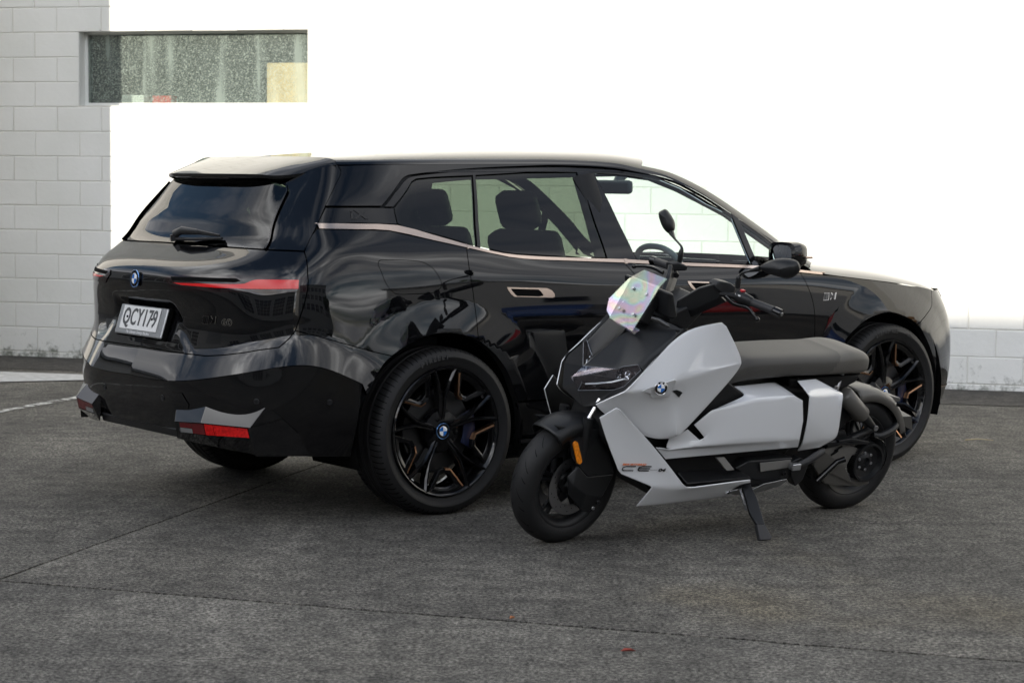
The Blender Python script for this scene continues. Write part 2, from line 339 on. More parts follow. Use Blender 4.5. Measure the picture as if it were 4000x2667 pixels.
l2 = jag(X0-J2*3, X0+J2*7, 420, .0022, _rs); l1 = jag(X0, X0+J1*11, 300, .0012, _rs); n2 = np.array((.304, .953)); n1 = np.array((.960, -.281))
def off(L, d): return [p+d for p in L]
slab([(-160, -160), (160, -160), (160, 160), tuple(X0+J2*160-n2*.005)]+off(l2, -n2*.005)[::-1]+[tuple(X0-J2*160-n2*.005)], 'concrete') if False else None
far2 = X0+J2*150; near2 = X0-J2*150
slab([near2-n2*.011]+off(l2, -n2*.011)+[far2-n2*.011, (160, -150), (-150, -150)], 'concrete')
k2 = int(420*3/10)
slab([p+n2*.010 for p in l2[k2:]]+[far2+n2*.005, far2+J1*150, X0+J1*150+n1*.003]+[p+n1*.006 for p in l1[::-1]], 'concrete_b')
slab([X0-J2*150+n2*.005]+[p+n2*.005 for p in l2[:k2+1]]+[p-n1*.005 for p in l1]+[X0+J1*150-n1*.003, X0-J2*150+J1*150], 'concrete_c')
# ---- wall frame
WY, WD = .2597, 15.3439
WN = Vector((math.sin(WY), math.cos(WY), 0)); WT = Vector((math.cos(WY), -math.sin(WY), 0)); WO = WN*WD
MW = Matrix((WT, WN, Vector((0, 0, 1)))).transposed().to_4x4(); MW.translation = WO      # local: x along wall, y into wall, z up
def wl(x, y, z): return MW@Vector((x, y, z))
# dark band along the foot of the wall, pale drain strip and worn bay line
def sheet(name, pts, mat, z, par=gnd):
    return mk(name, [(p[0], p[1], z) for p in pts], [list(range(len(pts)))], mat, par, smooth=None)
_e = jag((-14, -.0), (12, -.0), 200, .008, _rs)
pts = [wl(-14, 0, 0)[:2], wl(14, 0, 0)[:2]]+[wl(x, -1.02+dy, 0)[:2] for (x, dy) in [(14-.14*i, random.uniform(-.02, .02)+.05*math.sin(i*.21)) for i in range(201)]]
sheet('asphalt_strip', [(p[0], p[1]) for p in pts], 'asphalt', .004)
sheet('drain_strip', [(-6.2, 16.05), (-3.967, 15.628), (-2.761, 15.33), (-2.70, 15.20), (-3.778, 14.86), (-6.0, 15.35)], 'pale_concrete', .008)
m, nt, N, L = newmat('worn_paint'); b = N['Principled BSDF']; b.inputs['Base Color'].default_value = (.50, .50, .47, 1); b.inputs['Roughness'].default_value = .7
_g = N.new('ShaderNodeNewGeometry'); _t = N.new('ShaderNodeTexNoise'); _t.inputs['Scale'].default_value = 16; _t.inputs['Detail'].default_value = 8; _t.inputs['Roughness'].default_value = .7; L.new(_g.outputs['Position'], _t.inputs[0])
_r2 = N.new('ShaderNodeValToRGB'); _r2.color_ramp.elements[0].position = .46; _r2.color_ramp.elements[1].position = .52; L.new(_t.outputs[0], _r2.inputs[0]); L.new(_r2.outputs[0], b.inputs['Alpha'])
def pline(a, b_, w):
    a, b_ = np.array(a), np.array(b_); d = (b_-a)/np.hypot(*(b_-a)); n = np.array((-d[1], d[0]))*w/2
    sheet('painted_line', [a-n, b_-n, b_+n, a+n], 'worn_paint', .006)
pline((-4.4, 10.1), (-2.55, 15.1), .085); pline((4.2, 10.6), (5.9, 15.1), .085)
# ---- block wall
C0, CH, BL, S0 = .0485, .2039, .4012, -7.797
wall = empty('block_wall', MW, label='white painted concrete block wall with a long strip window, standing behind the car', cat='wall')
def block_mesh(w, h, seed):
    rs = np.random.RandomState(seed); d = .0; c = .005; g = .0035
    x0, x1, z0, z1 = -w/2+g, w/2-g, -h/2+g*.7, h/2-g*.7; j = lambda: rs.uniform(-.0018, .0018)
    o = [(x0+j(), z0+j()), (x1+j(), z0+j()), (x1+j(), z1+j()), (x0+j(), z1+j())]; i_ = [(p[0]-math.copysign(c, p[0]), p[1]-math.copysign(c, p[1])) for p in o]
    v = [(p[0], rs.uniform(-.0012, .0012), p[1]) for p in i_]+[(p[0], .0045, p[1]) for p in o]+[(p[0], .03, p[1]) for p in o]
    f = [(0, 1, 2, 3)]+[(k, k+4, (k+1) % 4+4, (k+1) % 4) for k in range(4)]+[(k+4, k+8, (k+1) % 4+8, (k+1) % 4+4) for k in range(4)]
    me = bpy.data.meshes.new('block'); me.from_pydata(v, [], [q[::-1] for q in f]); me.update(); me.materials.append(MATS['wall_paint']); return me
BM = {}
def bmesh_for(w, h):
    k = (round(w, 3), round(h, 3), random.randint(0, 3)); 
    if k not in BM: BM[k] = block_mesh(w, h, len(BM))
    return BM[k]
WX0, WX1, WZ0, WZ1 = S0, S0+5*BL, C0+10*CH+.012, C0+13*CH+.012       # window opening
NROW = 36; rows = list(range(-1, NROW)); inview = []; rest = []
SJ = -1.12                                                            # movement joint
for r in rows:
    z0 = C0+r*CH if r >= 0 else 0.0; h = CH if r >= 0 else C0; z0, h = (0.0, C0) if r < 0 else (z0, CH)
    o_ = (0 if r % 2 == 0 else .5)*BL
    n0 = int((-13-S0)/BL)-2
    for n in range(n0, n0+58):
        a = S0+o_+n*BL; b_ = a+BL
        if a < SJ < b_: spans = [(a, SJ), (SJ, b_)]
        else: spans = [(a, b_)]
        for (a1, b1) in spans:
            if 10 <= r <= 12:
                if a1 < WX0 < b1: b1 = WX0
                if a1 < WX1 < b1: a1 = WX1
                if a1 >= WX0-1e-6 and b1 <= WX1+1e-6: continue
            if b1-a1 < .03: continue
            it = ((a1+b1)/2, z0+h/2, b1-a1, h)
            vis = -8.62 < b1 and a1 < -.1 and z0 < 3.0 and not (r in (-1, 0, 1, 2, 3) and -7.75 < a1 and b1 < -.95) and not (r in (4, 5) and -7.2 < a1 and b1 < -1.6)
            (inview if vis else rest).append(it)
for (x, z, w, h) in inview:
    o = bpy.data.objects.new('block', bmesh_for(w, h)); link(o, wall); o.location = (x, 0, z)
mb = MB()
for (x, z, w, h) in rest:
    me = bmesh_for(w, h); mb.add([(v.co.x+x, v.co.y, v.co.z+z) for v in me.vertices], [list(p.vertices) for p in me.polygons])
o = mk('block_run', mb.v, mb.f, 'wall_paint', wall, smooth=None); tag(o, kind='stuff')
ZT = C0+NROW*CH
mb = MB()                                                              # painted mortar bed behind the block faces
for (a, b_, c, d) in [(-14, WX0, 0, ZT), (WX1, 14, 0, ZT), (WX0, WX1, 0, WZ0), (WX0, WX1, WZ1, ZT)]:
    mb.add([(a, .0045, c), (b_, .0045, c), (b_, .0045, d), (a, .0045, d)], [(0, 1, 2, 3)])
mb.build('mortar', 'mortar_paint', wall, smooth=None)
mb = MB(); mb.box((0, .16, ZT/2), (0, 0, 0)); mb = MB()
for (a, b_, c, d) in [(-14, WX0, 0, ZT), (WX1, 14, 0, ZT), (WX0, WX1, 0, WZ0), (WX0, WX1, WZ1, ZT)]:
    mb.box(((a+b_)/2, .11, (c+d)/2), (b_-a, .20, d-c))
mb.build('wall_core', 'wall_paint', wall, smooth=None)
mb = MB(); mb.box((0, .08, ZT+.03), (28, .30, .06)); mb.build('coping', 'frame_white', wall, smooth=None)
# ---- strip window in the wall
win = empty('strip_window', MW, label='long narrow dusty strip window set into the white block wall', cat='window')
t = .025
mb = MB(); D0 = .118
mb.box((WX0+t/2, D0+.02, (WZ0+WZ1)/2), (t, .05, WZ1-WZ0)); mb.box((WX1-t/2, D0+.02, (WZ0+WZ1)/2), (t, .05, WZ1-WZ0))
mb.box(((WX0+WX1)/2, D0+.02, WZ0+t/2), (WX1-WX0-2*t, .05, t)); mb.box(((WX0+WX1)/2, D0+.02, WZ1-t/2), (WX1-WX0-2*t, .05, t))
mb.build('frame', 'frame_white', win, smooth=None)
mk('pane', [(WX0+t, D0+.012, WZ0+t), (WX1-t, D0+.012, WZ0+t), (WX1-t, D0+.012, WZ1-t), (WX0+t, D0+.012, WZ1-t)], [(0, 1, 2, 3)], 'dirty_glass', win, smooth=None)
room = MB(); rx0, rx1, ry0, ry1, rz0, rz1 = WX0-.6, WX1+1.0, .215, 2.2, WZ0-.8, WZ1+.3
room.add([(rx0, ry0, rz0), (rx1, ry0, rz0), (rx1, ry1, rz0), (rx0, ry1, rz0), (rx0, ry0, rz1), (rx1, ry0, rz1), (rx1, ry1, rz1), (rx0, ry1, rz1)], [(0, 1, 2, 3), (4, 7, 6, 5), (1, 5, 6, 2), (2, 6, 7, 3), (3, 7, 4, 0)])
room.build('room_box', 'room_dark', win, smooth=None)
ledge = MB(); ledge.box(((WX0+WX1)/2+.1, .34, WZ0-.03), (WX1-WX0+.6, .22, .05)); ledge.build('inner_sill', 'frame_white', win, smooth=None)
def indoor(name, label, cat, c, d, mat, rot=0):
    o = MB().box((0, 0, d[2]/2), d).build(name, mat, bevel=.006); o.matrix_world = MW@Matrix.Translation(c)@Matrix.Rotation(rot, 4, 'Y'); tag(o, label, cat)
zs = WZ0-.004
indoor('pinboard', 'tan framed board leaning behind the right end of the strip window', 'board', (WX1-.14, .27, zs), (.62, .03, .36), 'board_tan', 0)
indoor('carton', 'small white carton on the sill behind the dusty window, left of the red one', 'carton', (WX0+.36, .32, zs), (.20, .12, .10), 'box_white')
indoor('carton', 'low red carton on the sill behind the dusty window', 'carton', (WX0+.62, .32, zs), (.17, .12, .095), 'box_red')
indoor('carton', 'flat white carton on the sill just right of the red one', 'carton', (WX0+.78, .32, zs), (.09, .10, .04), 'box_white')
# ---- yard around, seen in the bodywork's reflections and shading the yard
pbr('render_grey', (.42, .42, .41), .8, noise=.06, nscale=3); pbr('render_white', (.72, .70, .66), .8, noise=.05, nscale=3); pbr('steel_blue', (.03, .06, .16), .45)
pbr('roof_metal', (.25, .26, .27), .5); pbr('pane_dark', (.015, .02, .03), .03); pbr('rail_white', (.75, .75, .73), .5); pbr('shutter', (.30, .31, .32), .5)
pbr('timber', (.38, .20, .07), .8, noise=.3, nscale=6); pbr('leaf', (.05, .09, .025), .7, noise=.4, nscale=1.2); pbr('bark', (.09, .06, .04), .9)
def building(name, label, O, ang, w, d, h, wallmat, wins, doors=(), cols=None, awning=None, mull=True):
    M = Matrix.Translation(O)@Matrix.Rotation(ang, 4, 'Z'); e = empty(name, M, label=label, cat='building')   # local: x along front, -y is the front, depth +y
    mb = MB(); mb.box((w/2, d/2, h/2), (w, d, h)); mb.build('walls', wallmat, e, smooth=None)
    mb = MB(); mb.box((w/2, d/2, h+.06), (w+.5, d+.5, .16)); mb.build('roof', 'roof_metal', e, smooth=None)
    for (x, z, ww, hh) in wins:
        mb = MB(); mb.box((x, -.02, z), (ww, .03, hh)); f = mb.build('window', 'pane_dark', e, smooth=None)
        mb = MB(); nx, nz = max(1, round(ww/1.0)), max(1, round(hh/.9))
        for i in range(nx+1): mb.box((x-ww/2+ww*i/nx, -.045, z), (.06, .05, hh+.06))
        for i in range(nz+1): mb.box((x, -.05, z-hh/2+hh*i/nz), (ww, .05, .06))
        mb.build('frame', 'rail_white', f, smooth=None)
    for (x, ww, hh) in doors:
        mb = MB()
        for i in range(int(hh/.12)): mb.box((x, -.03+.01*(i % 2), .06+i*.12), (ww, .04, .118))
        mb.build('roller_door', 'shutter', e, smooth=None)
    if awning:
        mb = MB(); mb.box((awning[0], -.5, awning[2]), (awning[1], 1.0, .35)); mb.build('canopy', 'steel_blue', e, smooth=None)
    return e
# shading block behind the camera: its eaves put the shadow edge half a metre up the wall
qd = 25.0; sd = SUN_DIR; hd = Vector((sd.x, sd.y, 0)); tanel = -sd.z/hd.length; hd.normalize()
Q = wl(-1.0, 0, 0)-hd*qd; HB = .50+qd*tanel-.14
A0 = Q-WT*24; back = building('workshop_building', 'grey workshop with tall dark glazing, behind the photographer', A0, math.atan2(WT.y, WT.x)+math.pi, 40, 12, HB, 'render_grey', [], []) if False else None
ang = math.atan2(WT.y, WT.x)
M_ = Q+WT*13
back = building('workshop_building', 'grey workshop with tall dark glazing behind the photographer', M_, ang+math.pi, 38, 10, HB, 'render_grey',
                [(2.5+5.2*i, 2.9, 4.2, 4.2) for i in range(7)], [])
# pier close to the wall, left of frame: gives the upright shadow edge
pe = wl(-7.50, 0, 0)-Vector((SUN_DIR.x, SUN_DIR.y, 0))/SUN_DIR.dot(WN)*0
k = 2.1; pc0 = wl(-7.515, 0, 0); dshift = -SUN_DIR.dot(WT)/SUN_DIR.dot(WN)*k
pier = empty('wall_pier', MW, label='white rendered wing wall standing out from the block wall, left of the strip window', cat='wall')
mb = MB(); px_ = -7.515+dshift
mb.box((px_-1.1, -k+.15, 4.0), (2.2, .30, 8.0)); mb.build('wing', 'render_white', pier, smooth=None)
mb = MB(); mb.box((px_-1.1, -k+.15, 8.05), (2.3, .40, .10)); mb.build('coping', 'frame_white', pier, smooth=None)
left = building('warehouse', 'low grey warehouse with roller door and blue canopy, left of the yard', Vector((-19, 17, 0)), math.radians(-98), 26, 9, 5.2, 'render_grey',
                [(3.2, 3.6, 2.6, 1.1), (8.5, 3.2, 3.2, 2.2), (20, 2.4, 5.0, 3.4)], [(14.2, 3.4, 3.2)], awning=(8.5, 5.5, 4.6))
left.matrix_world = Matrix.Translation((-15.5, -6, 0))@Matrix.Rotation(math.radians(90), 4, 'Z')
right = building('shed', 'cream shed with small windows at the right end of the yard', Vector((30, 14, 0)), math.radians(-90), 18, 8, 6.0, 'render_white', [(3+4*i, 2.4, 1.2, .8) for i in range(4)], [(15, 3, 2.8)])

# ---- parked cars, hedge trees and a timber stack over by the shed (mirrored in the bodywork)
for nm, c in (('paint_white', (.75, .75, .74)), ('paint_red', (.42, .02, .02)), ('paint_blue', (.03, .08, .26)), ('paint_silver', (.45, .46, .48))): pbr(nm, c, .15, coat=.5)
pbr('tyre_plain', (.02, .02, .02), .8)
def parked(label, x, y, rot, mat):
    e = empty('parked_car', Matrix.Translation((x, y, 0))@Matrix.Rotation(rot, 4, 'Z'), label=label, cat='car', group='cars parked beside the shed')
    pr = [(-2.1, .35), (-2.12, .75), (-1.95, .95), (-1.2, 1.0), (-.75, 1.42), (.75, 1.45), (1.5, 1.0), (2.05, .9), (2.12, .6), (2.05, .32)]
    prism('body', [(a, -.86, b) for a, b in pr], (0, 1.72, 0), mat, e, bevel=.10, seg=3)
    prism('side_glass', [(a, -.868, b) for a, b in [(-1.1, 1.02), (-.72, 1.36), (.70, 1.39), (1.25, 1.02)]], (0, 1.736, 0), 'pane_dark', e, bevel=.01)
    for wx in (-1.3, 1.3):
        for wy in (-.80, .80):
            MB().lathe([(-.1, .2), (-.1, .31), (.1, .31), (.1, .2), (.09, .05), (.09, .001)], (wx, wy, .31), 'y', 20).build('wheel', 'tyre_plain', e)
parked('white hatchback parked nearest the wall beside the shed', 21, 10.5, 3.2, 'paint_white'); parked('red hatchback parked between the white and blue cars', 21.3, 7.6, 3.1, 'paint_red')
parked('dark blue hatchback parked between the red and silver cars', 21, 4.8, 3.15, 'paint_blue'); parked('silver hatchback parked farthest from the wall', 21.2, 1.8, 3.12, 'paint_silver')
tb = empty('timber_stack', Matrix.Translation((12.5, 11.4, 0))@Matrix.Rotation(-.26, 4, 'Z'), label='stack of orange brown timber boards on the yard, right of the car', cat='timber')
for i in range(7):
    mb = MB(); mb.box((0, random.uniform(-.03, .03), .12+i*.16), (4.2, .9, .12)); mb.build('board_layer', 'timber', tb, smooth=None)
def tree(label, x, y, h, seed):
    rs = np.random.RandomState(seed); e = empty('tree', Matrix.Translation((x, y, 0)), label=label, cat='tree', group='trees behind the shed')
    mb = MB(); mb.tube([(0, 0, 0), (.1, 0, h*.3), (0, .1, h*.7)], [.22, .16, .05], 8)
    for k in range(5): a = k*1.3; mb.tube([(0, 0, h*(.3+.06*k)), (math.cos(a)*h*.2, math.sin(a)*h*.2, h*(.5+.06*k))], [.08, .03], 6)
    mb.build('trunk', 'bark', e); V = []; F = []
    for k in range(900):
        d = rs.normal(size=3); d /= np.linalg.norm(d); r = rs.uniform(.55, 1)**.5*(1+.25*math.sin(d[0]*5+seed)*math.cos(d[1]*4)); c = np.array((0, 0, h*.66))+d*r*np.array((h*.34, h*.34, h*.32)); u = rs.normal(size=3)*.16; w = rs.normal(size=3)*.16; o = len(V)
        V += [c-u-w, c+u-w, c+u+w, c-u+w]; F.append((o, o+1, o+2, o+3))
    mk('crown', V, F, 'leaf', e, smooth=None)
tree('tall tree behind the shed, nearest the wall', 43, 18, 9, 1); tree('broad tree behind the middle of the shed', 44, 8, 7.5, 2); tree('tree behind the far end of the shed', 43, -3, 8.5, 3); tree('lone tree beyond the parked cars', 34, -16, 7, 4)

occluder = building('sky_occluder', 'tall grey office block with rows of windows, unseen, added behind the photographer on the right to hold back sky light', Vector((36, -15, 0)), math.pi, 28, 10, 10.5, 'render_grey', [(2.5+4.2*i, 2.2+3.2*j, 3.0, 1.8) for i in range(6) for j in range(3)])  # added out-of-view mass that cuts sky light from behind right
# ---- litter
pbr('leaf_red', (.30, .05, .03), .7); pbr('leaf_orange', (.50, .20, .08), .7); pbr('twig_pale', (.55, .45, .28), .8)
def leaf(label, x, y, L_, mat, rot):
    v = [(-L_/2, 0, .004), (-L_*.2, L_*.16, .012), (L_*.2, L_*.13, .010), (L_/2, 0, .003), (L_*.2, -L_*.14, .011), (-L_*.2, -L_*.15, .009), (0, 0, .003)]
    o = mk('fallen_leaf', v, [(0, 6, 1), (1, 6, 2), (2, 6, 3), (3, 6, 4), (4, 6, 5), (5, 6, 0)], mat, smooth=None); o.matrix_world = Matrix.Translation((x, y, .001))@Matrix.Rotation(rot, 4, 'Z'); tag(o, label, 'leaf', 'leaves on the yard')
leaf('small dark red leaf on the concrete nearest the camera', .392, 6.55, .055, 'leaf_red', .2); leaf('tiny orange leaf lying on the joint in the concrete', .01, 7.03, .03, 'leaf_orange', .9)
o = MB().tube([(0, 0, .006), (.08, .01, .012), (.17, .0, .006)], [.004, .003, .002], 6).build('twig', 'twig_pale'); o.matrix_world = Matrix.Translation((2.72, 12.05, 0)); tag(o, 'pale dry twig on the ground right of the front wheel', 'twig')

import numpy as np
# ---------------------------------------------------------------- spline helpers
class NatSpline:
    """natural cubic spline, values may be arrays (first axis = knots)"""
    def __init__(s, k):
        s.k=np.asarray(k,float); n=len(s.k); h=np.diff(s.k)
        A=np.eye(n); B=np.zeros((n,n))
        for i in range(1,n-1):
            A[i,i-1]=h[i-1]; A[i,i]=2*(h[i-1]+h[i]); A[i,i+1]=h[i]
            B[i,i-1]=6/h[i-1]; B[i,i]=-6/h[i-1]-6/h[i]; B[i,i+1]=6/h[i]
        s.M=np.linalg.solve(A,B)
    def w(s,t):
        t=np.clip(np.asarray(t,float),s.k[0],s.k[-1]); i=np.clip(np.searchsorted(s.k,t,side='right')-1,0,len(s.k)-2)
        h=s.k[i+1]-s.k[i]; a=(s.k[i+1]-t)/h; b=1-a
        W=np.zeros(t.shape+(len(s.k),)); W.reshape(-1,len(s.k))[np.arange(t.size),i.ravel()]+=a.ravel()
        W.reshape(-1,len(s.k))[np.arange(t.size),i.ravel()+1]+=b.ravel()
        W=W+((a**3-a)*h*h/6)[...,None]*s.M[i]+((b**3-b)*h*h/6)[...,None]*s.M[i+1]
        return W
def curve(k,v):
    sp=NatSpline(k); v=np.asarray(v,float)
    return lambda t: sp.w(t)@v
# ---------------------------------------------------------------- car body wrap surface P(u,z) -> x, halfwidth
ZL=[.20,.40,.62,.76,.85,.95,1.05,1.10,1.15,1.22,1.32,1.42,1.52,1.62]
XS=[-.55,-.30,0,.35,.8,1.4,2.0,2.5,3.0,3.3,3.5]
YR=[0,.25,.45]
REAR=[ # x at y=0,.25,.45 ; then (x,y) of three corner points
 [-.97,-.97,-.955,(-.90,.66),(-.83,.78),(-.73,.845)],
 [-1.045,-1.04,-1.025,(-.975,.66),(-.905,.80),(-.79,.89)],
 [-1.06,-1.055,-1.04,(-.980,.66),(-.91,.80),(-.79,.90)],
 [-1.035,-1.03,-1.015,(-.96,.66),(-.885,.79),(-.77,.89)],
 [-1.015,-1.012,-1.0,(-.955,.66),(-.88,.79),(-.765,.888)],
 [-1.035,-1.03,-1.015,(-.96,.66),(-.88,.79),(-.765,.888)],
 [-1.07,-1.065,-1.04,(-.958,.66),(-.87,.78),(-.76,.880)],
 [-1.06,-1.055,-1.025,(-.94,.66),(-.855,.775),(-.75,.872)],
 [-1.01,-1.0,-.97,(-.90,.66),(-.825,.765),(-.73,.860)],
 [-.875,-.868,-.845,(-.80,.655),(-.755,.74),(-.675,.828)],
 [-.80,-.795,-.775,(-.735,.62),(-.695,.70),(-.62,.785)],
 [-.73,-.725,-.707,(-.665,.58),(-.63,.655),(-.56,.735)],
 [-.66,-.655,-.635,(-.59,.535),(-.555,.60),(-.50,.675)],
 [-.575,-.57,-.55,(-.51,.485),(-.485,.55),(-.44,.615)]]
SIDE=[
 [.872,.89,.90,.90,.90,.90,.90,.90,.90,.88,.85],
 [.935,.95,.955,.947,.942,.942,.942,.942,.95,.93,.89],
 [.945,.960,.966,.958,.955,.955,.955,.955,.958,.94,.90],
 [.944,.960,.967,.964,.962,.962,.961,.958,.957,.935,.892],
 [.941,.957,.965,.966,.966,.965,.963,.957,.951,.925,.878],
 [.936,.951,.960,.963,.963,.961,.958,.948,.936,.900,.845],
 [.926,.941,.950,.954,.953,.948,.942,.926,.900,.852,.79],
 [.919,.934,.943,.946,.941,.930,.922,.904,.872,.815,.75],
 [.910,.925,.933,.931,.920,.904,.895,.874,.838,.775,.71],
 [.890,.903,.909,.903,.888,.870,.859,.835,.79,.725,.66],
 [.828,.850,.855,.847,.834,.818,.807,.775,.725,.66,.59],
 [.778,.798,.802,.795,.785,.770,.757,.715,.66,.59,.52],
 [.722,.741,.744,.738,.729,.714,.698,.65,.59,.52,.45],
 [.660,.677,.681,.676,.667,.654,.632,.575,.51,.44,.37]]
FRONT=[ # (x,y) three corner points then x at y=.3,0   (measured from z level table)
 [(3.62,.78),(3.72,.62),(3.77,.42),3.79,3.80],
 [(3.66,.82),(3.78,.66),(3.84,.45),3.865,3.87],
 [(3.67,.83),(3.79,.66),(3.85,.45),3.875,3.88],
 [(3.66,.82),(3.775,.65),(3.84,.45),3.865,3.87],
 [(3.64,.80),(3.75,.64),(3.82,.44),3.85,3.855],
 [(3.61,.76),(3.715,.62),(3.785,.43),3.82,3.825],
 [(3.58,.70),(3.68,.57),(3.75,.40),3.78,3.79],
 [(3.56,.66),(3.66,.54),(3.73,.38),3.76,3.77],
 [(3.54,.62),(3.64,.51),(3.71,.36),3.74,3.75],
 [(3.52,.57),(3.60,.46),(3.67,.32),3.70,3.71],
 [(3.5,.51),(3.58,.41),(3.64,.28),3.67,3.68],
 [(3.5,.45),(3.56,.36),(3.61,.25),3.64,3.65],
 [(3.5,.39),(3.55,.31),(3.59,.21),3.61,3.62],
 [(3.5,.33),(3.54,.26),(3.57,.17),3.59,3.60]]
XA={1.22:(-.54,-.30),1.32:(-.49,-.27),1.42:(-.425,-.235),1.52:(-.365,-.19),1.62:(-.30,-.14)}
def _tab():
    T=[]
    for i in range(len(ZL)):
        xs=list(XS); xs[0],xs[1]=XA.get(ZL[i],(xs[0],xs[1]))
        r=REAR[i]; row=[(r[j],YR[j]) for j in range(3)]+list(r[3:6])+[(x,y) for x,y in zip(xs,SIDE[i])]
        f=FRONT[i]; row+=list(f[:3])+[(f[3],.22),(f[4],0.0)]
        T.append(row)
    return np.array(T,float)       # nz,nu,2
TAB=_tab()
_ref=TAB[4]; UK=np.concatenate([[0],np.cumsum(np.hypot(*np.diff(_ref,axis=0).T))])
USP=NatSpline(UK); ZSP=NatSpline(ZL); NU=len(UK); UC=UK[5]; UF=UK[16]
def _sm(t): t=np.clip(t,0,1); return t*t*(3-2*t)
# crease line height around rear bumper as function of u ; and ridge displacement
ZC=curve([UK[0],UK[2],UK[3],UK[4]+.02,UK[5]+.06,UK[6]+.05,UK[7],UK[7]+.12],[.625,.632,.665,.700,.722,.64,.560,.545])
def raw(u,z):
    Wu=USP.w(u); Wz=ZSP.w(z)
    q=np.einsum('...i,...ij,...j->...',Wz,np.broadcast_to(TAB[...,0],Wz.shape[:-1]+TAB.shape[:2]),Wu) if False else None
    X=((Wz@TAB[...,0])*Wu).sum(-1); Y=((Wz@TAB[...,1])*Wu).sum(-1)
    return X,Y
WC=[(0.0,.383),(3.0,.383)]
_PD=curve([.74,.76,.80,.85,.90,.933,.955,.98,1.0],[.008,.010,.014,.004,-.016,-.030,-.020,-.002,0])
def disp(u,z,x,side):
    """outward plan displacement; side=+1 evaluate as above crease, -1 as below"""
    zc=ZC(np.minimum(u,UK[7]+.12)); a=1-_sm((u-UK[6])/(UK[7]+.10-UK[6]))      # fades towards the arch
    tu_=1-(z-zc)/.135; up=(tu_+np.sqrt(tu_*tu_+.03))/2/1.0074; td_=1-(zc-z)/.30; dn=(td_+np.sqrt(td_*td_+.03))/2/1.0074
    r=np.where(z>=zc, up, dn) if side==0 else (up if side>0 else dn)
    d=.044*a*r
    if side!=-1:          # number-plate pedestal on the tailgate
        w=np.interp(z,[.74,.80,.933,1.0],[.43,.36,.27,.25]); m=_sm((w+.05-u)/.075)
        d=d+m*_PD(np.clip(z,.74,1.0))
    # wheel arch flares
    for cx,cz in WC:
        rr=np.hypot((x-cx)*.94,(z-cz)*(1.0)); t=np.clip((.62-rr)/.16,0,1); t=t*t/(t+.22)*1.22
        fl=.019*t*(1-_sm((z-.95)/.15))*_sm((z-.30)/.2)
        d=d+np.where(u>UK[5],fl,0)
    return d
def PS(u,z,side=0):
    u=np.asarray(u,float); z=np.asarray(z,float)
    X,Y=raw(u,z); e=1e-4
    X1,Y1=raw(u+e,z); X0,Y0=raw(u-e,z); tx,ty=X1-X0,Y1-Y0; l=np.hypot(tx,ty)+1e-12
    nx,ny=-ty/l,tx/l          # outward: rear tangent (0,+)-> normal (-,0)
    d=disp(u,z,X,side)
    return np.stack([X+nx*d, Y+ny*d, z],-1)
def uX(x,z,side=0,lo=None,hi=None):
    x=np.asarray(x,float); z=np.asarray(z,float)
    a=np.full(x.shape,UK[3] if lo is None else lo); b=np.full(x.shape,UK[18] if hi is None else hi)
    for _ in range(34):
        m=(a+b)/2; f=PS(m,z,side)[...,0]<x; a=np.where(f,m,a); b=np.where(f,b,m)
    return (a+b)/2
def uY(y,z,side=0):
    y=np.asarray(y,float); z=np.asarray(z,float); a=np.zeros(y.shape); b=np.full(y.shape,UK[7])
    for _ in range(34):
        m=(a+b)/2; f=PS(m,z,side)[...,1]<y; a=np.where(f,m,a); b=np.where(f,b,m)
    return (a+b)/2
def normal(u,z,side=0):
    e=2e-4
    du=PS(u+e,z,side)-PS(u-e,z,side); dz=PS(u,z+e,side)-PS(u,z-e,side)
    n=np.cross(dz,du); return n/np.linalg.norm(n,axis=-1,keepdims=True)

# ================================================================== CAR
pbr('paint_black', (.0035, .0036, .0042), .028, spec=.55); pbr('gloss_black', (.004, .004, .0045), .05, spec=.5); pbr('plastic_black', (.013, .013, .014), .38, spec=.4)
pbr('void', (.002, .002, .002), .9, spec=.1); pbr('rubber', (.010, .010, .0105), .58, spec=.35, bump=.15, bscale=60); pbr('rubber_print', (.032, .032, .033), .5)
pbr('bronze_trim', (.62, .50, .42), .22, metal=1.); pbr('bronze_wheel', (.48, .27, .16), .3, metal=1.); pbr('chrome', (.75, .75, .76), .08, metal=1.); pbr('steel', (.38, .38, .39), .3, metal=1.)
pbr('lamp_red', (.62, .012, .012), .12, spec=.5); pbr('lamp_dark', (.012, .004, .005), .06); pbr('reflector_red', (.50, .006, .006), .2, noise=.35, nscale=90); pbr('reflector_dark', (.10, .006, .008), .15); pbr('lamp_grey', (.16, .16, .16), .2)
pbr('plate_white', (.72, .72, .71), .35); pbr('plate_ink', (.055, .057, .06), .4); pbr('plate_frame', (.36, .37, .38), .28, metal=.6); pbr('white_print', (.8, .8, .8), .4)
pbr('badge_blue', (.01, .14, .50), .15, coat=1); pbr('badge_white', (.82, .84, .87), .15, coat=1); pbr('badge_ring', (.10, .22, .45), .12, metal=.8)
pbr('leather_dark', (.010, .0105, .012), .5); pbr('leather_grey', (.13, .16, .18), .55); pbr('lining', (.016, .017, .019), .9); pbr('dash', (.035, .045, .055), .5); pbr('screen_dark', (.006, .008, .012), .1)
pbr('m_blue', (.02, .08, .45), .3); pbr('m_red', (.55, .02, .03), .3); pbr('m_cyan', (.10, .35, .75), .3); pbr('caliper_blue', (.01, .04, .20), .3); pbr('amber', (.75, .22, .01), .2, noise=.25, nscale=120)
glass('glass_privacy', (.13, .165, .12)); glass('glass_front', (.80, .88, .86)); glass('glass_clear', (.96, .97, .97))
pbr('mirror', (.85, .87, .88), .015, metal=1.)
CY = .6604; MC = Matrix.Translation((-.891, 9.9923, 0))@Matrix.Rotation(CY, 4, 'Z')
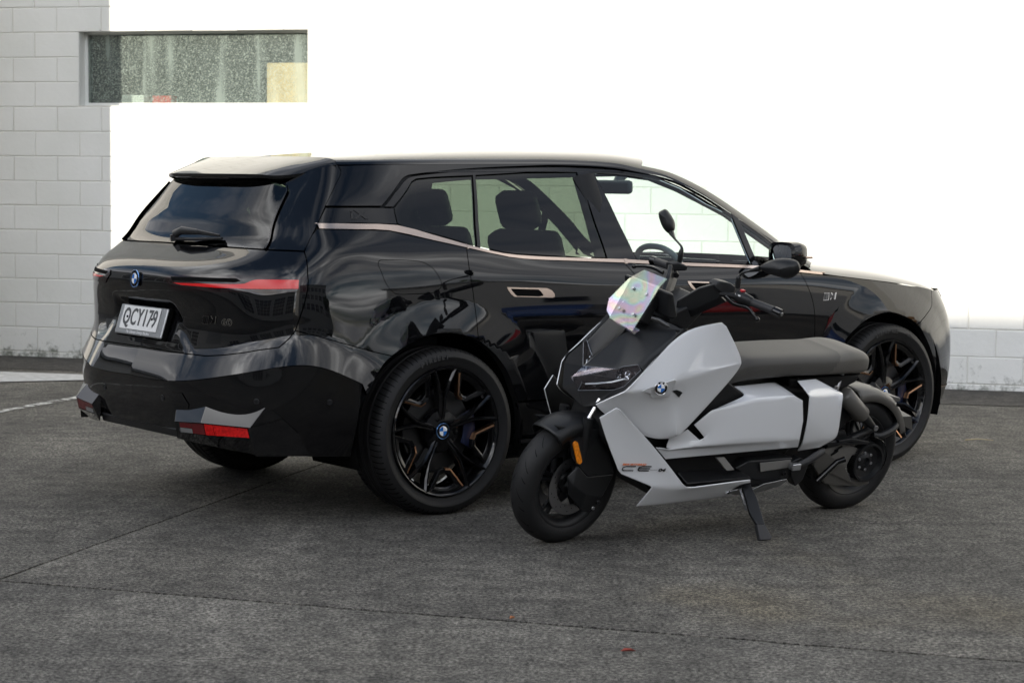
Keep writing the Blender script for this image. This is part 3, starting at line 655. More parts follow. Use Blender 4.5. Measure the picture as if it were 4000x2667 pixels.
car = empty('car', MC, label='glossy black electric SUV parked at an angle before the white wall', cat='car')
def usym(u): return np.abs(u)
def S_car(side=0, push=0.):
    def f(a, b):
        a = np.asarray(a, float); b = np.asarray(b, float); s = np.where(a < 0, 1., -1.)
        p = PS(np.abs(a), b, side); p[..., 1] *= s
        if push:
            n = Nrm(a, b, side); p = p+n*push
        return p
    def Nrm(a, b, side=side):
        e = 4e-4
        def g(a, b): 
            s = np.where(a < 0, 1., -1.); p = PS(np.abs(a), b, side); p[..., 1] *= s; return p
        a = np.asarray(a, float); b = np.asarray(b, float)
        du = g(a+e, b)-g(a-e, b); dz = g(a, b+e)-g(a, b-e); n = np.cross(du, dz); return n/(np.linalg.norm(n, axis=-1, keepdims=True)+1e-12)
    return f, Nrm
def resample(P, d):
    P = np.array(P, float); out = []
    for i in range(len(P)):
        a, b = P[i], P[(i+1) % len(P)]; L_ = np.hypot(*(b-a)); n = max(1, int(math.ceil(L_/d))); out += [a+(b-a)*k/n for k in range(n)]
    return np.array(out)
def inset_poly(P, d):
    n = len(P); A = .5*sum(P[i][0]*P[(i+1) % n][1]-P[(i+1) % n][0]*P[i][1] for i in range(n))
    Q = P if A > 0 else P[::-1]; Q = np.array(Q); R = []
    for i in range(n):
        a, b, c = Q[i-1], Q[i], Q[(i+1) % n]; d1 = b-a; d2 = c-b
        l1, l2 = np.hypot(*d1), np.hypot(*d2)
        if l1 < 1e-9 or l2 < 1e-9: R.append(b); continue
        n1_ = np.array((-d1[1], d1[0]))/l1; n2_ = np.array((-d2[1], d2[0]))/l2; m = n1_+n2_; q = m@m
        R.append(b+(m*(2*d/q) if q > .35 else n1_*d))
    return np.array(R)
def inside(P, q):
    x, y = q[:, 0], q[:, 1]; c = np.zeros(len(q), bool); n = len(P); j = n-1
    for i in range(n):
        xi, yi = P[i]; xj, yj = P[j]
        if yi != yj:
            m = ((yi > y) != (yj > y)) & (x < (xj-xi)*(y-yi)/(yj-yi)+xi); c ^= m
        j = i
    return c
def fill(P, holes, sp):
    """triangulate outline P (with holes) with interior points; returns pts, tris, boundary loops"""
    loops = [P]+holes; pts = []; edges = []; LP = []
    for Lp in loops:
        o = len(pts); pts += [tuple(p) for p in Lp]; idx = list(range(o, o+len(Lp))); LP.append(idx); edges += [(idx[i], idx[(i+1) % len(idx)]) for i in range(len(idx))]
    lo, hi = np.min(P, 0), np.max(P, 0)
    gx = np.arange(lo[0]+sp*.5, hi[0], sp); gy = np.arange(lo[1]+sp*.5, hi[1], sp*.9)
    G = np.array([(x+(.5*sp if k % 2 else 0), y) for k, y in enumerate(gy) for x in gx]) if len(gx) and len(gy) else np.zeros((0, 2))
    if len(G):
        m = inside(P, G)
        for h in holes: m &= ~inside(h, G)
        G = G[m]; B = np.array(pts)
        if len(G):
            keep = np.ones(len(G), bool)
            for s in range(0, len(G), 2000): keep[s:s+2000] = (((G[s:s+2000, None, :]-B[None])**2).sum(-1).min(1) > (sp*.45)**2)
            G = G[keep]
    pts2 = [Vector(p) for p in pts]+[Vector(g) for g in G.tolist()]
    r = geometry.delaunay_2d_cdt(pts2, edges, [], 1 if not holes else 0, 1e-7)
    V = np.array([tuple(v) for v in r[0]]); T = [list(f) for f in r[2]]
    cen = np.array([V[f].mean(0) for f in T]); m = inside(P, cen)
    for h in holes: m &= ~inside(h, cen)
    T = [f for f, k in zip(T, m) if k]
    om = {}
    for i, src in enumerate(r[3]):
        for s in src: om[s] = i
    LP = [[om[i] for i in l] for l in LP]
    return V, T, LP
def panel(name, poly, mat, parent=None, holes=(), sp=.03, gap=.0022, depth=.014, side=0, push=0., mirror=False, surf=None, bsp=None):
    P = resample(poly, bsp or min(sp, .02)); P = inset_poly(P, gap); H = [inset_poly(resample(h, .012), gap)[::-1] for h in holes]
    H = [np.array(h) for h in H]
    V, T, LP = fill(P, H, sp); f, nr = surf or S_car(side, push)
    X = f(V[:, 0], V[:, 1]); Nn = nr(V[:, 0], V[:, 1])
    tri = []
    for t_ in T:
        a, b, c = X[t_[0]], X[t_[1]], X[t_[2]]
        tri.append(t_ if np.dot(np.cross(b-a, c-a), Nn[t_[0]]) > 0 else t_[::-1])
    verts = X.tolist(); nor = Nn.tolist(); faces = list(tri)
    for lp in LP:
        k = len(verts); n = len(lp); cen = X[lp].mean(0)
        for i in range(n):
            a, b = X[lp[i-1]], X[lp[(i+1) % n]]; tg = b-a; sn = np.cross(tg, Nn[lp[i]]); sn = sn/(np.linalg.norm(sn)+1e-12)
            if lp is LP[0] and np.dot(sn, X[lp[i]]-cen) < 0: pass
            verts.append(X[lp[i]].tolist()); nor.append((sn*.7+Nn[lp[i]]*.7).tolist())
        for i in range(n):
            verts.append((X[lp[i]]-Nn[lp[i]]*depth).tolist()); nor.append(nor[k+i])
        for i in range(n): j = (i+1) % n; faces.append([k+i, k+j, k+n+j, k+n+i])
    if mirror:
        o2 = mk(name, [(v[0], -v[1], v[2]) for v in verts], [q[::-1] for q in faces], mat, parent or car, normals=[(v[0], -v[1], v[2]) for v in nor])
    o = mk(name, verts, faces, mat, parent or car, normals=nor)
    return (o, o2) if mirror else o
def uz(pts, by='x', side=0):
    """car-space (x,z) or (y,z) points -> surface parameters (u,z)"""
    p = np.array(pts, float); return np.stack([(uX if by == 'x' else uY)(p[:, 0], p[:, 1], side), p[:, 1]], -1)
def cat(*a): return np.concatenate([np.asarray(x, float) for x in a])
C_ = lambda P, n=4: np.array(crv(P, n))
# ---- traced lines on the bodywork, (x,z) in car metres
SH_UP = C_([(-.40, 1.60), (-.394, 1.564), (-.45, 1.5), (-.527, 1.413)]); SH_MID = C_([(-.527, 1.413), (-.606, 1.312), (-.68, 1.213)])
SH_LO = C_([(-.68, 1.213), (-.698, 1.129), (-.703, 1.073), (-.725, .988), (-.763, .872)])
TG_BOT = cat(uz([(-.763, .872), (-.789, .838), (-.83, .800)]), uz([(.80, .786), (.751, .774), (.65, .757), (.542, .746), (.30, .749), (.0, .752)], 'y'))
TRIM_LO = [(-.597, 1.312), (-.406, 1.308), (-.251, 1.303), (-.05, 1.262), (.153, 1.221), (.388, 1.175), (.55, 1.160), (.718, 1.152), (1.11, 1.134), (1.568, 1.108), (2.026, 1.087), (2.514, 1.044)]
TRIM_UP = [(-.583, 1.337), (-.397, 1.334), (-.197, 1.327), (-.02, 1.283), (.159, 1.236), (.30, 1.205), (.438, 1.185), (.724, 1.168), (1.11, 1.153), (1.576, 1.125), (2.015, 1.104), (2.499, 1.06)]
def cut(Lx, a, b):
    """portion of polyline between x=a and x=b with exact ends"""
    Lx = np.array(Lx); z = lambda x: np.interp(x, Lx[:, 0], Lx[:, 1]); m = (Lx[:, 0] > min(a, b)) & (Lx[:, 0] < max(a, b)); q = cat([(min(a, b), z(min(a, b)))], Lx[m], [(max(a, b), z(max(a, b)))])
    return q if a < b else q[::-1]
RD = C_([(.153, 1.221), (.148, 1.197), (.145, 1.12), (.155, 1.024), (.163, .904), (.165, .796)])
RARCH = C_([(-.49, .30), (-.495, .45), (-.481, .555), (-.386, .678), (-.311, .747), (-.175, .815), (-.068, .837), (.041, .833), (.165, .796), (.27, .723), (.343, .64), (.394, .538), (.413, .498), (.445, .39), (.457, .30)], 5)
FARCH = C_([(2.545, .30), (2.555, .42), (2.58, .53), (2.624, .673), (2.704, .748), (2.819, .806), (2.964, .831), (3.08, .815), (3.227, .756), (3.332, .647), (3.397, .544), (3.450, .406), (3.47, .32)], 5)
BD = C_([(1.113, 1.134), (1.121, 1.118), (1.158, 1.073), (1.19, .98), (1.20, .80), (1.20, .495)])
FD = C_([(2.33, 1.060), (2.377, .977), (2.406, .894), (2.417, .80), (2.417, .672), (2.415, .495)])
HOOD = C_([(2.514, 1.044), (2.638, 1.034), (3.036, .992), (3.359, .952), (3.45, .936)])
BC = C_([(3.45, .936), (3.432, .914), (3.41, .85), (3.32, .80), (3.227, .756)])
BQ = C_([(-.763, .872), (-.572, .818), (-.412, .772), (-.311, .747)])
def arc(A, a, b):
    """points of arch A between x of a and b (index by nearest)"""
    A = np.array(A); i = np.argmin(((A-a)**2).sum(1)); j = np.argmin(((A-b)**2).sum(1)); return A[i:j+1] if i <= j else A[j:i+1][::-1]
U = lambda P, side=0: uz(P, 'x', side)
# quarter panel with charging flap opening
FUEL = C_([(-.354, 1.153), (-.346, 1.172), (-.322, 1.178), (-.23, 1.176), (-.132, 1.169), (-.09, 1.156), (-.055, 1.133), (-.03, 1.10), (-.014, 1.06), (-.033, 1.033), (-.075, 1.018), (-.17, 1.0165), (-.26, 1.017), (-.295, 1.036), (-.325, 1.077), (-.340, 1.12), (-.354, 1.153)][:-1]+[(-.354, 1.153)], 3)[:-1]
Q_ = cat(U(cut(TRIM_LO, -.597, .153)), U(RD[1:]), U(arc(RARCH, (.165, .796), (-.311, .747))[1:]), U(BQ[::-1][1:]), U(SH_LO[::-1][1:]), U(SH_MID[::-1][1:]))
Q_ = Q_[:-3] if False else Q_
# close the top-left corner where the trim starts at the tailgate cut
mZ = np.interp(1.312, SH_MID[::-1, 1], SH_MID[::-1, 0])
qp = cat(U(cut(TRIM_LO, -.597, .153)), U(RD[1:]), U(arc(RARCH, (.165, .796), (-.311, .747))[1:]), U(BQ[::-1][1:]), U(SH_LO[::-1][1:]), U([p for p in SH_MID[::-1][1:] if p[1] < 1.305]))
panel('quarter_panel', qp, 'paint_black', holes=[U(FUEL)], sp=.022, mirror=True)
panel('charge_flap', U(FUEL), 'paint_black', sp=.022, gap=.005)
panel('rear_door', cat(U(cut(TRIM_LO, .153, 1.113)), U(BD[1:]), U([(1.0, .496), (.7, .497), (.413, .498)]), U(arc(RARCH, (.413, .498), (.165, .796))[1:]), U(RD[::-1][1:-1])), 'paint_black', sp=.022, mirror=True)
panel('front_door', cat(U(cut(TRIM_LO, 1.113, 2.33)), U(FD[1:]), U([(2.0, .495), (1.6, .495), (1.2, .495)]), U(BD[::-1][1:-1])), 'paint_black', sp=.022, mirror=True)
panel('fender', cat(U(cut(TRIM_LO, 2.33, 2.514)), U(HOOD[1:]), U(BC[1:]), U(arc(FARCH, (3.227, .756), (2.58, .53))[1:]), U([(2.56, .495), (2.415, .495)]), U(FD[::-1][1:-1])), 'paint_black', sp=.022, mirror=True)
panel('sill', cat(U([(.413, .49), (.8, .488), (1.6, .487), (2.3, .487), (2.56, .487)]), U([(2.545, .42), (2.545, .30)]), U([(2.0, .30), (1.2, .30), (.46, .30)]), U([(.445, .39)])), 'gloss_black', sp=.05, push=-.012, mirror=True)
# sill blade
panel('sill_blade', cat(U([(.45, .315), (1.2, .315), (2.0, .315), (2.55, .315)]), U([(2.55, .295), (2.0, .295), (1.2, .295), (.45, .295)])), 'plastic_black', sp=.05, push=.012, gap=0, mirror=True)
# bronze waist strip, in three lengths
for k, (a, b) in enumerate([(-.590, .156), (.156, 1.112), (1.112, 2.50)]):
    lo = cut(TRIM_LO, a, b); up = cut(TRIM_UP, a, b)[::-1]
    panel('waist_strip', cat(U(C_(lo, 2)), U(C_(up, 2))), 'bronze_trim', sp=.012, gap=.0012, push=.003, mirror=True)
# glasshouse
RAIL = C_([(-.251, 1.413), (-.173, 1.472), (-.10, 1.53), (-.062, 1.549), (-.02, 1.557), (.129, 1.572), (.369, 1.590), (.698, 1.604), (.915, 1.608), (1.255, 1.597), (1.586, 1.544), (1.739, 1.485), (1.888, 1.404), (2.114, 1.262), (2.263, 1.158), (2.40, 1.083)], 4)
RTOP = C_([(-.41, 1.592), (-.2, 1.600), (0, 1.604), (.4, 1.610), (.915, 1.615), (1.255, 1.604), (1.586, 1.552), (1.739, 1.493), (1.888, 1.412), (2.114, 1.270), (2.263, 1.166), (2.42, 1.085)], 4)
panel('roof_pillar', cat(U(SH_UP[::-1][:-1][0:1]), U([(-.45, 1.4125), (-.251, 1.413)]), U(RAIL[1:]), U(RTOP[::-1]), U(SH_UP[1:-1])), 'paint_black', sp=.03, gap=.0018, mirror=True)
QG = [(-.187, 1.406), (-.193, 1.335), (-.165, 1.318), (.0, 1.285), (.215, 1.228), (.325, 1.554), (.1, 1.545), (-.012, 1.536), (-.045, 1.522)]
panel('badge_panel', cat(U([(-.527, 1.405), (-.592, 1.330), (-.40, 1.338), (-.197, 1.331), (-.190, 1.404), (-.3, 1.406)])), 'gloss_black', sp=.04, gap=.002, mirror=True)
GP = []
def pane(name, pts, mat, push=-.004):
    P = U(pts); o = panel(name, P, mat, sp=.05, gap=.004, depth=.004, push=push, mirror=True); return o
pane('quarter_glass', QG, 'glass_privacy')
pane('rear_door_glass', [(.344, 1.556), (.235, 1.226), (.362, 1.198), (.438, 1.189), (.724, 1.172), (1.004, 1.160), (.985, 1.577), (.66, 1.572)], 'glass_privacy')
pane('front_door_glass', [(1.098, 1.576), (1.20, 1.150), (1.576, 1.128), (1.985, 1.109), (1.955, 1.365), (1.802, 1.426), (1.657, 1.505), (1.504, 1.558), (1.333, 1.577)], 'glass_front')
pane('quarter_light', [(2.0, 1.337), (2.201, 1.228), (2.300, 1.145), (2.25, 1.098), (2.03, 1.106)], 'glass_front')
def strip(name, pts, mat, push=.001, **k): return panel(name, U(pts), mat, sp=.03, gap=.0, depth=.02, push=push, mirror=True, **k)
strip('door_pillar', [(.988, 1.577), (1.007, 1.156), (1.196, 1.147), (1.095, 1.576)], 'gloss_black')
strip('glass_divider', [(.327, 1.557), (.216, 1.226), (.234, 1.222), (.343, 1.558)], 'plastic_black')
strip('mirror_post', [(1.957, 1.372), (1.986, 1.106), (2.030, 1.104), (2.0, 1.343)], 'gloss_black')
# door frame band between rail and glass
ft = [(-.236, 1.410), (-.16, 1.470), (-.09, 1.522), (-.055, 1.541), (-.02, 1.549), (.129, 1.564), (.369, 1.582), (.698, 1.596), (.915, 1.600), (1.255, 1.589), (1.583, 1.536), (1.734, 1.477), (1.882, 1.396), (2.107, 1.254), (2.255, 1.150), (2.34, 1.093)]
fb = [(-.190, 1.410), (-.045, 1.524), (-.012, 1.538), (.1, 1.547), (.325, 1.556), (.66, 1.574), (.98, 1.579), (1.333, 1.579), (1.504, 1.560), (1.657, 1.507), (1.802, 1.428), (1.955, 1.368), (2.0, 1.341), (2.201, 1.232), (2.300, 1.148), (2.31, 1.095)]
panel('door_frame', cat(U(ft), U(fb[::-1])), 'gloss_black', sp=.03, gap=.001, push=-.001, mirror=True)
# ---- tailgate
gl_r = uz([(.689, 1.219), (.655, 1.30), (.615, 1.40), (.585, 1.474), (.56, 1.497)], 'y')
tgl = uz([(.0, 1.226), (.2, 1.2255), (.45, 1.222), (.689, 1.2185)], 'y')
TGB = cat(tgl, U(C_([(-.735, 1.2165), (-.68, 1.2145)])[1:]), U(SH_LO[1:]), TG_BOT[1:])
full = cat(TGB, (TGB[::-1][1:-1])*np.array((-1, 1)))
panel('tailgate', full, 'paint_black', sp=.016, gap=.003, side=1)
dp = cat(gl_r[:1], U([(-.735, 1.2185), (-.68, 1.2165)]), U(SH_MID[::-1][1:]), U(SH_UP[::-1][1:]), uz([(.62, 1.578), (.585, 1.560), (.55, 1.535), (.535, 1.512)], 'y'), gl_r[::-1][:-1])
panel('tailgate_pillar', dp, 'paint_black', sp=.028, mirror=True)
gt = cat(uz([(.0, 1.230), (.2, 1.2295), (.45, 1.226), (.683, 1.2225)], 'y'), gl_r[1:]-np.array((.006, 0)), uz([(.50, 1.515), (.3, 1.53), (0, 1.535)], 'y'))
gfull = cat(gt, (gt[::-1][1:-1])*np.array((-1, 1)))
panel('rear_glass', gfull, 'glass_privacy', sp=.04, gap=.002, depth=.004, push=-.003)
bl = cat(gl_r, uz([(.53, 1.507)], 'y'), (gl_r[::-1]-np.array((.017, 0))))
panel('glass_blade', bl, 'gloss_black', sp=.02, gap=0, push=.010, mirror=True)
# black band inside the top of the rear glass
bt = cat(uz([(.0, 1.452), (.30, 1.452), (.52, 1.455), (.60, 1.462)], 'y'), uz([(.585, 1.475), (.555, 1.50), (.4, 1.523), (0, 1.535)], 'y'))
panel('glass_band', cat(bt, (bt[::-1][1:-1])*np.array((-1, 1))), 'void', sp=.05, push=-.008, gap=.004, depth=.002)
# ---- rear bumper
CR = cat(uz([(0, .625), (.25, .628), (.475, .635), (.662, .668), (.78, .697)], 'y'), uz([(-.88, .711), (-.847, .698), (-.768, .652), (-.69, .612), (-.603, .576), (-.484, .556)]))
us = np.concatenate([np.linspace(0, uX(np.array(-.60), np.array(.6)), 46), [float(uX(np.array(-.482), np.array(.555)))]]); CRL = np.stack([us, ZC(us)], -1)
up_ = cat(CRL, U(arc(RARCH, (-.481, .555), (-.311, .747))[1:]), U(BQ[::-1][1:]), TG_BOT[1:])
panel('bumper_shelf', cat(up_, (up_[::-1][1:-1])*np.array((-1, 1))), 'paint_black', sp=.02, gap=.002, side=1)
lo_b = cat(uz([(0, .40), (.28, .397), (.40, .385), (.60, .362), (.74, .348)], 'y'), U([(-.80, .330), (-.69, .312), (-.50, .295)]))
lw = cat(CRL, U(arc(RARCH, (-.481, .555), (-.49, .30))[1:]), lo_b[::-1][1:])
panel('bumper_skin', cat(lw, (lw[::-1][1:-1])*np.array((-1, 1))), 'gloss_black', sp=.024, gap=.0015, side=-1)
# diffuser lip, pods with reflectors
def carmesh(name, half, faces, mat, bevel=.006, mirror=True, thick=0, parent=None, out=(0, 0, .4), seg=2):
    r = facet(name, half, faces, mat, parent or car, thick=thick, bevel=bevel, out=out, seg=seg)
    if mirror: facet(name, [(v[0], -v[1], v[2]) for v in half], [f[::-1] for f in faces], mat, parent or car, thick=thick, bevel=bevel, out=out, seg=seg)
    return r
facet('diffuser', [(-1.055, y, z) for y, z in ((-.40, .402), (.40, .402))]+[(-1.035, -.42, .362), (-1.035, .42, .362), (-.80, -.42, .375), (-.80, .42, .375)], [(0, 2, 3, 1), (2, 4, 5, 3)], 'plastic_black', car, thick=.01, bevel=.004, out=(0, 0, .4))
POD = [(-1.066, -.372, .512), (-1.034, -.585, .534), (-.890, -.862, .550), (-.846, -.897, .505),      # 0-3 top rear edge on the skin
       (-1.098, -.412, .446), (-1.082, -.62, .460), (-.958, -.832, .452), (-.765, -.925, .42),           # 4-7 brow
       (-1.072, -.385, .372), (-1.05, -.42, .36), (-.945, -.850, .342), (-.70, -.915, .318),          # 8 inner foot 9,10 lower
       (-1.088, -.425, .452), (-1.072, -.63, .459), (-.956, -.812, .450), (-1.078, -.425, .398), (-1.06, -.63, .404), (-.952, -.826, .404), (-.99, -.62, .345), (-.92, -.83, .33), (-1.02, -.44, .352)]
PF = [(0, 4, 5, 1), (1, 5, 6, 2), (2, 6, 10, 11, 7, 3), (0, 8, 4)]
carmesh('bumper_pod', POD, PF+[(4, 12, 13, 5), (5, 13, 14, 6), (6, 14, 17, 10), (4, 8, 15, 12), (15, 8, 20, 18, 16), (16, 18, 19, 17), (17, 19, 10)], 'paint_black', bevel=.003)
def rl(t): 
    a, b, c = np.array((-1.084, -.425, .449)), np.array((-1.068, -.63, .456)), np.array((-.953, -.808, .447))
    return (a+(b-a)*t*2) if t < .5 else (b+(c-b)*(t*2-1))
def rb(t):
    a, b, c = np.array((-1.074, -.425, .401)), np.array((-1.056, -.63, .407)), np.array((-.950, -.822, .407))
    return (a+(b-a)*t*2) if t < .5 else (b+(c-b)*(t*2-1))
for nm, a, b, za, zb, mt in [('reflector', .02, .25, .45, 1, 'reflector_dark'), ('reflector', .02, .25, 0, .42, 'lamp_grey'), ('reflector', .255, .49, 0, 1, 'reflector_dark'), ('reflector', .50, .60, 0, 1, 'reflector_red'), ('reflector', .605, 1, 0, 1, 'reflector_red')]:
    for s in (1, -1):
        T_ = np.linspace(a, b, 4); v = []
        for t_ in T_:
            p, q = rl(t_), rb(t_); v += [q+(p-q)*za, q+(p-q)*zb]
        v = [(p[0]-.004, p[1]*s, p[2]) for p in v]
        mk(nm, v, [(2*i, 2*i+2, 2*i+3, 2*i+1)[::s] for i in range(3)], mt, car, smooth=None)
# tow cover and park sensors
panel('tow_cover', uz([(.371, .573), (.45, .578), (.488, .528), (.48, .510), (.41, .506)], 'y', -1), 'gloss_black', sp=.03, side=-1, push=.0035, gap=0, depth=.006)
for (y, z, by) in [(.287, .542, 'y'), (-.287, .542, 'y'), (.833, .566, 'y'), (-.631, .557, 'x')]:
    q = uz([(abs(y) if by == 'y' else y, z)], by, -1)[0]; f, nr = S_car(-1); uu = q[0]*(1 if y > 0 or by == 'x' else -1); p = f(np.array(uu), np.array(z)); n = nr(np.array(uu), np.array(z))
    mb = MB(); mb.lathe([(-.003, .013), (.0025, .013), (.0035, .0115), (.001, .0105), (.002, 0.0005)], seg=20)
    mb.xf(basis(p, np.cross((0, 0, 1), n), n).to_4x4()); mb.build('park_sensor', 'plastic_black', car)
# ---- tail lamps
f1, n1f = S_car(1)
def lampP(pts): return np.concatenate([uz([q], 'y' if q[0] >= 0 else 'x', 1) for q in pts])
TLO = [(.284, 1.095), (.45, 1.102), (.70, 1.108), (.80, 1.108), (-.703, 1.106), (-.712, 1.040), (.79, 1.036), (.62, 1.034), (.335, 1.031), (.27, 1.075)]
panel('lamp_housing', lampP(TLO), 'lamp_dark', sp=.025, gap=.001, push=.004, side=1, mirror=True, depth=.012)
TLR = [(.33, 1.064), (.50, 1.0665), (.68, 1.069), (.716, 1.072), (.745, 1.088), (.757, 1.091), (.80, 1.092), (-.738, 1.093), (-.745, 1.053), (.80, 1.050), (.75, 1.049), (.60, 1.050), (.40, 1.055)]
panel('lamp_lens', lampP(TLR), 'lamp_red', sp=.02, gap=.001, push=.0075, side=1, mirror=True, depth=.004)
panel('lamp_slot', lampP([(.31, 1.088), (.45, 1.092), (.68, 1.094), (.70, 1.084), (.68, 1.076), (.50, 1.074), (.33, 1.071)]), 'void', sp=.02, gap=.001, push=.006, side=1, mirror=True, depth=.002)
# ---- roof, windscreen, bonnet: lofted cross-sections from the rail to the centreline
def top_loft(name, Lp, Cp, mat, v0=0, v1=1, nv=16, ns=6, tang=.10, mir=True, flat=.55, dirv=None):
    L_ = np.array(crv(Lp, ns)); C2 = np.array(crv(Cp, ns)); rows_ = []
    for (x, z), (cx, cz) in zip(L_, C2):
        u = uX(np.array(x), np.array(z)); p = PS(u, np.array(z)); q = PS(u, np.array(z-.02)); d = (p-q)/np.linalg.norm(p-q)
        if dirv is not None: d = np.array(dirv)
        p0 = np.array(p); p3 = np.array((cx, 0, cz)); p1 = p0+d*tang; p2 = np.array((cx, p0[1]*flat, cz)); p2[2] = cz-.002
        t = np.linspace(v0, v1, nv)[:, None]; rows_.append((1-t)**3*p0+3*(1-t)**2*t*p1+3*(1-t)*t*t*p2+t**3*p3)
    G = np.array(rows_); G[..., 1] *= -1
    if mir:
        M2 = G[:, ::-1].copy(); M2[..., 1] *= -1; G = np.concatenate([G, M2[:, 1:]], 1)
    a, b = G.shape[:2]; F = [(i*b+j, i*b+j+1, (i+1)*b+j+1, (i+1)*b+j) for i in range(a-1) for j in range(b-1)]
    o = mk(name, G.reshape(-1, 3), F, mat, car, smooth=60); bm = bmesh.new(); bm.from_mesh(o.data)
    bm.normal_update()
    if sum(f.normal.z for f in bm.faces) < 0: bmesh.ops.reverse_faces(bm, faces=bm.faces[:])
    bm.to_mesh(o.data); bm.free(); return G
LR = [(-.40, 1.598), (0, 1.604), (.4, 1.610), (.915, 1.615), (1.255, 1.604), (1.42, 1.580)]; CRo = [(-.43, 1.636), (-.03, 1.666), (.4, 1.686), (.95, 1.696), (1.42, 1.694), (1.68, 1.676)]
RG = top_loft('roof', LR, CRo, 'paint_black', tang=.055, flat=.82)
LWn = [(1.42, 1.580), (1.586, 1.552), (1.739, 1.493), (1.888, 1.412), (2.114, 1.270), (2.263, 1.166), (2.42, 1.085)]; CWn = [(1.68, 1.676), (1.87, 1.632), (2.05, 1.572), (2.22, 1.49), (2.48, 1.34), (2.65, 1.22), (2.80, 1.10)]
top_loft('screen_pillar', LWn, CWn, 'paint_black', 0, .24, nv=6, mir=False, tang=.055, flat=.82)
G = top_loft('_tmp', LWn, CWn, 'paint_black', 0, .24, nv=6, mir=False, tang=.055, flat=.82); o = bpy.data.objects['_tmp']; o.name = 'screen_pillar'; o.data.transform(Matrix.Diagonal((1, -1, 1, 1))); o.data.flip_normals()
top_loft('windscreen', LWn, CWn, 'glass_front', .24, 1, nv=14, tang=.055, flat=.82)
LH = [(2.43, 1.062), (2.638, 1.036), (3.036, .994), (3.25, .967), (3.40, .945), (3.50, .925)]; CH_ = [(2.70, 1.118), (2.90, 1.10), (3.25, 1.062), (3.48, 1.02), (3.62, .975), (3.70, .935)]
top_loft('bonnet', LH, CH_, 'paint_black', tang=.12, flat=.6, dirv=(0, -.86, .5))
# ---- front bumper skin (wraps to the nose)
nose_u = UK[-1]
fb_ = cat(U(BC), U(arc(FARCH, (3.227, .756), (3.47, .32))[1:]), [(UK[17], .30), (UK[19], .28), (nose_u-.02, .28), (nose_u-.02, .93), (UK[19], .93), (UK[18], .93), (UK[17], .934)])
panel('front_bumper', fb_, 'paint_black', sp=.03, mirror=True)
panel('grille_skin', [(nose_u-.30, .5), (nose_u-.03, .45), (nose_u-.03, .88), (nose_u-.30, .86)], 'plastic_black', sp=.05, push=.004, mirror=True)
panel('headlamp', [(UK[17]+.02, .935), (UK[17]+.02, .885), (UK[18]+.1, .875), (UK[19]+.1, .88), (UK[19]+.1, .915), (UK[18], .93)], 'lamp_dark', sp=.03, push=.004, mirror=True)
pl = panel('bumper_line', cat(U([(3.462, .395), (3.50, .393), (3.56, .39)]), [(UK[17]+.06, .39), (UK[17]+.06, .383)], U([(3.56, .383), (3.50, .386), (3.462, .388)])), 'bronze_trim', sp=.02, push=.004, gap=0, depth=.004, mirror=True)
# ---- spoiler
E1 = [(-.700, 0, 1.550), (-.695, .25, 1.550), (-.665, .44, 1.549), (-.635, .50, 1.543)]
def spoiler():
    Eg = np.array(crv([(-.700, 0, 1.552), (-.694, .25, 1.552), (-.668, .42, 1.551), (-.625, .505, 1.546), (-.54, .578, 1.557), (-.41, .655, 1.590)], 5))
    r0 = RG[0, :16][::-1]; yy = Eg[:, 1]*.675/.655; In = np.stack([np.interp(yy, -r0[:, 1], r0[:, 0])-.003, yy, np.interp(yy, -r0[:, 1], r0[:, 2])], -1)
    rows_ = []
    for e, i in zip(Eg, In):
        t = np.linspace(0, 1, 7)[:, None]; r = i+(e-i)*t; r[:, 2] += (.004*np.sin(np.pi*t[:, 0])); rows_.append(r)
    G = np.array(rows_); und = []
    w = [(0, 0, -.006), (.004, -.002, -.016), (.05, -.02, -.032), (.12, -.05, -.045)]
    for e in Eg:
        k = 1-_sm(np.array((e[1]-.52)/.14)); und.append([(e[0]+a*max(k, .25), e[1]+b*k, e[2]+c*max(k, .3)) for a, b, c in w])
    G = np.concatenate([G, np.array(und)], 1)
    V = []; F = []
    for s in (-1, 1):
        o = len(V); H = G.copy(); H[..., 1] *= s; V += H.reshape(-1, 3).tolist(); a, b = G.shape[:2]
        F += [[o+i*b+j, o+i*b+j+1, o+(i+1)*b+j+1, o+(i+1)*b+j][::s] for i in range(a-1) for j in range(b-1)]
    o = mk('spoiler', V, F, 'paint_black', car, smooth=35); bm = bmesh.new(); bm.from_mesh(o.data); bmesh.ops.remove_doubles(bm, verts=bm.verts, dist=1e-4); bmesh.ops.recalc_face_normals(bm, faces=bm.faces[:]); bm.to_mesh(o.data); bm.free(); o.data.set_sharp_from_angle(angle=math.radians(35))
    mb = MB(); mb.box((-.672, 0, 1.534), (.03, .36, .012)); mb.build('brake_lamp', 'lamp_dark', car, bevel=.003)
spoiler()
pod = MB(); pod.tube([(-.05, 0, 1.66), (-.12, 0, 1.695), (-.2, 0, 1.70), (-.24, 0, 1.675)], [.012, .02, .014, .004], 10)
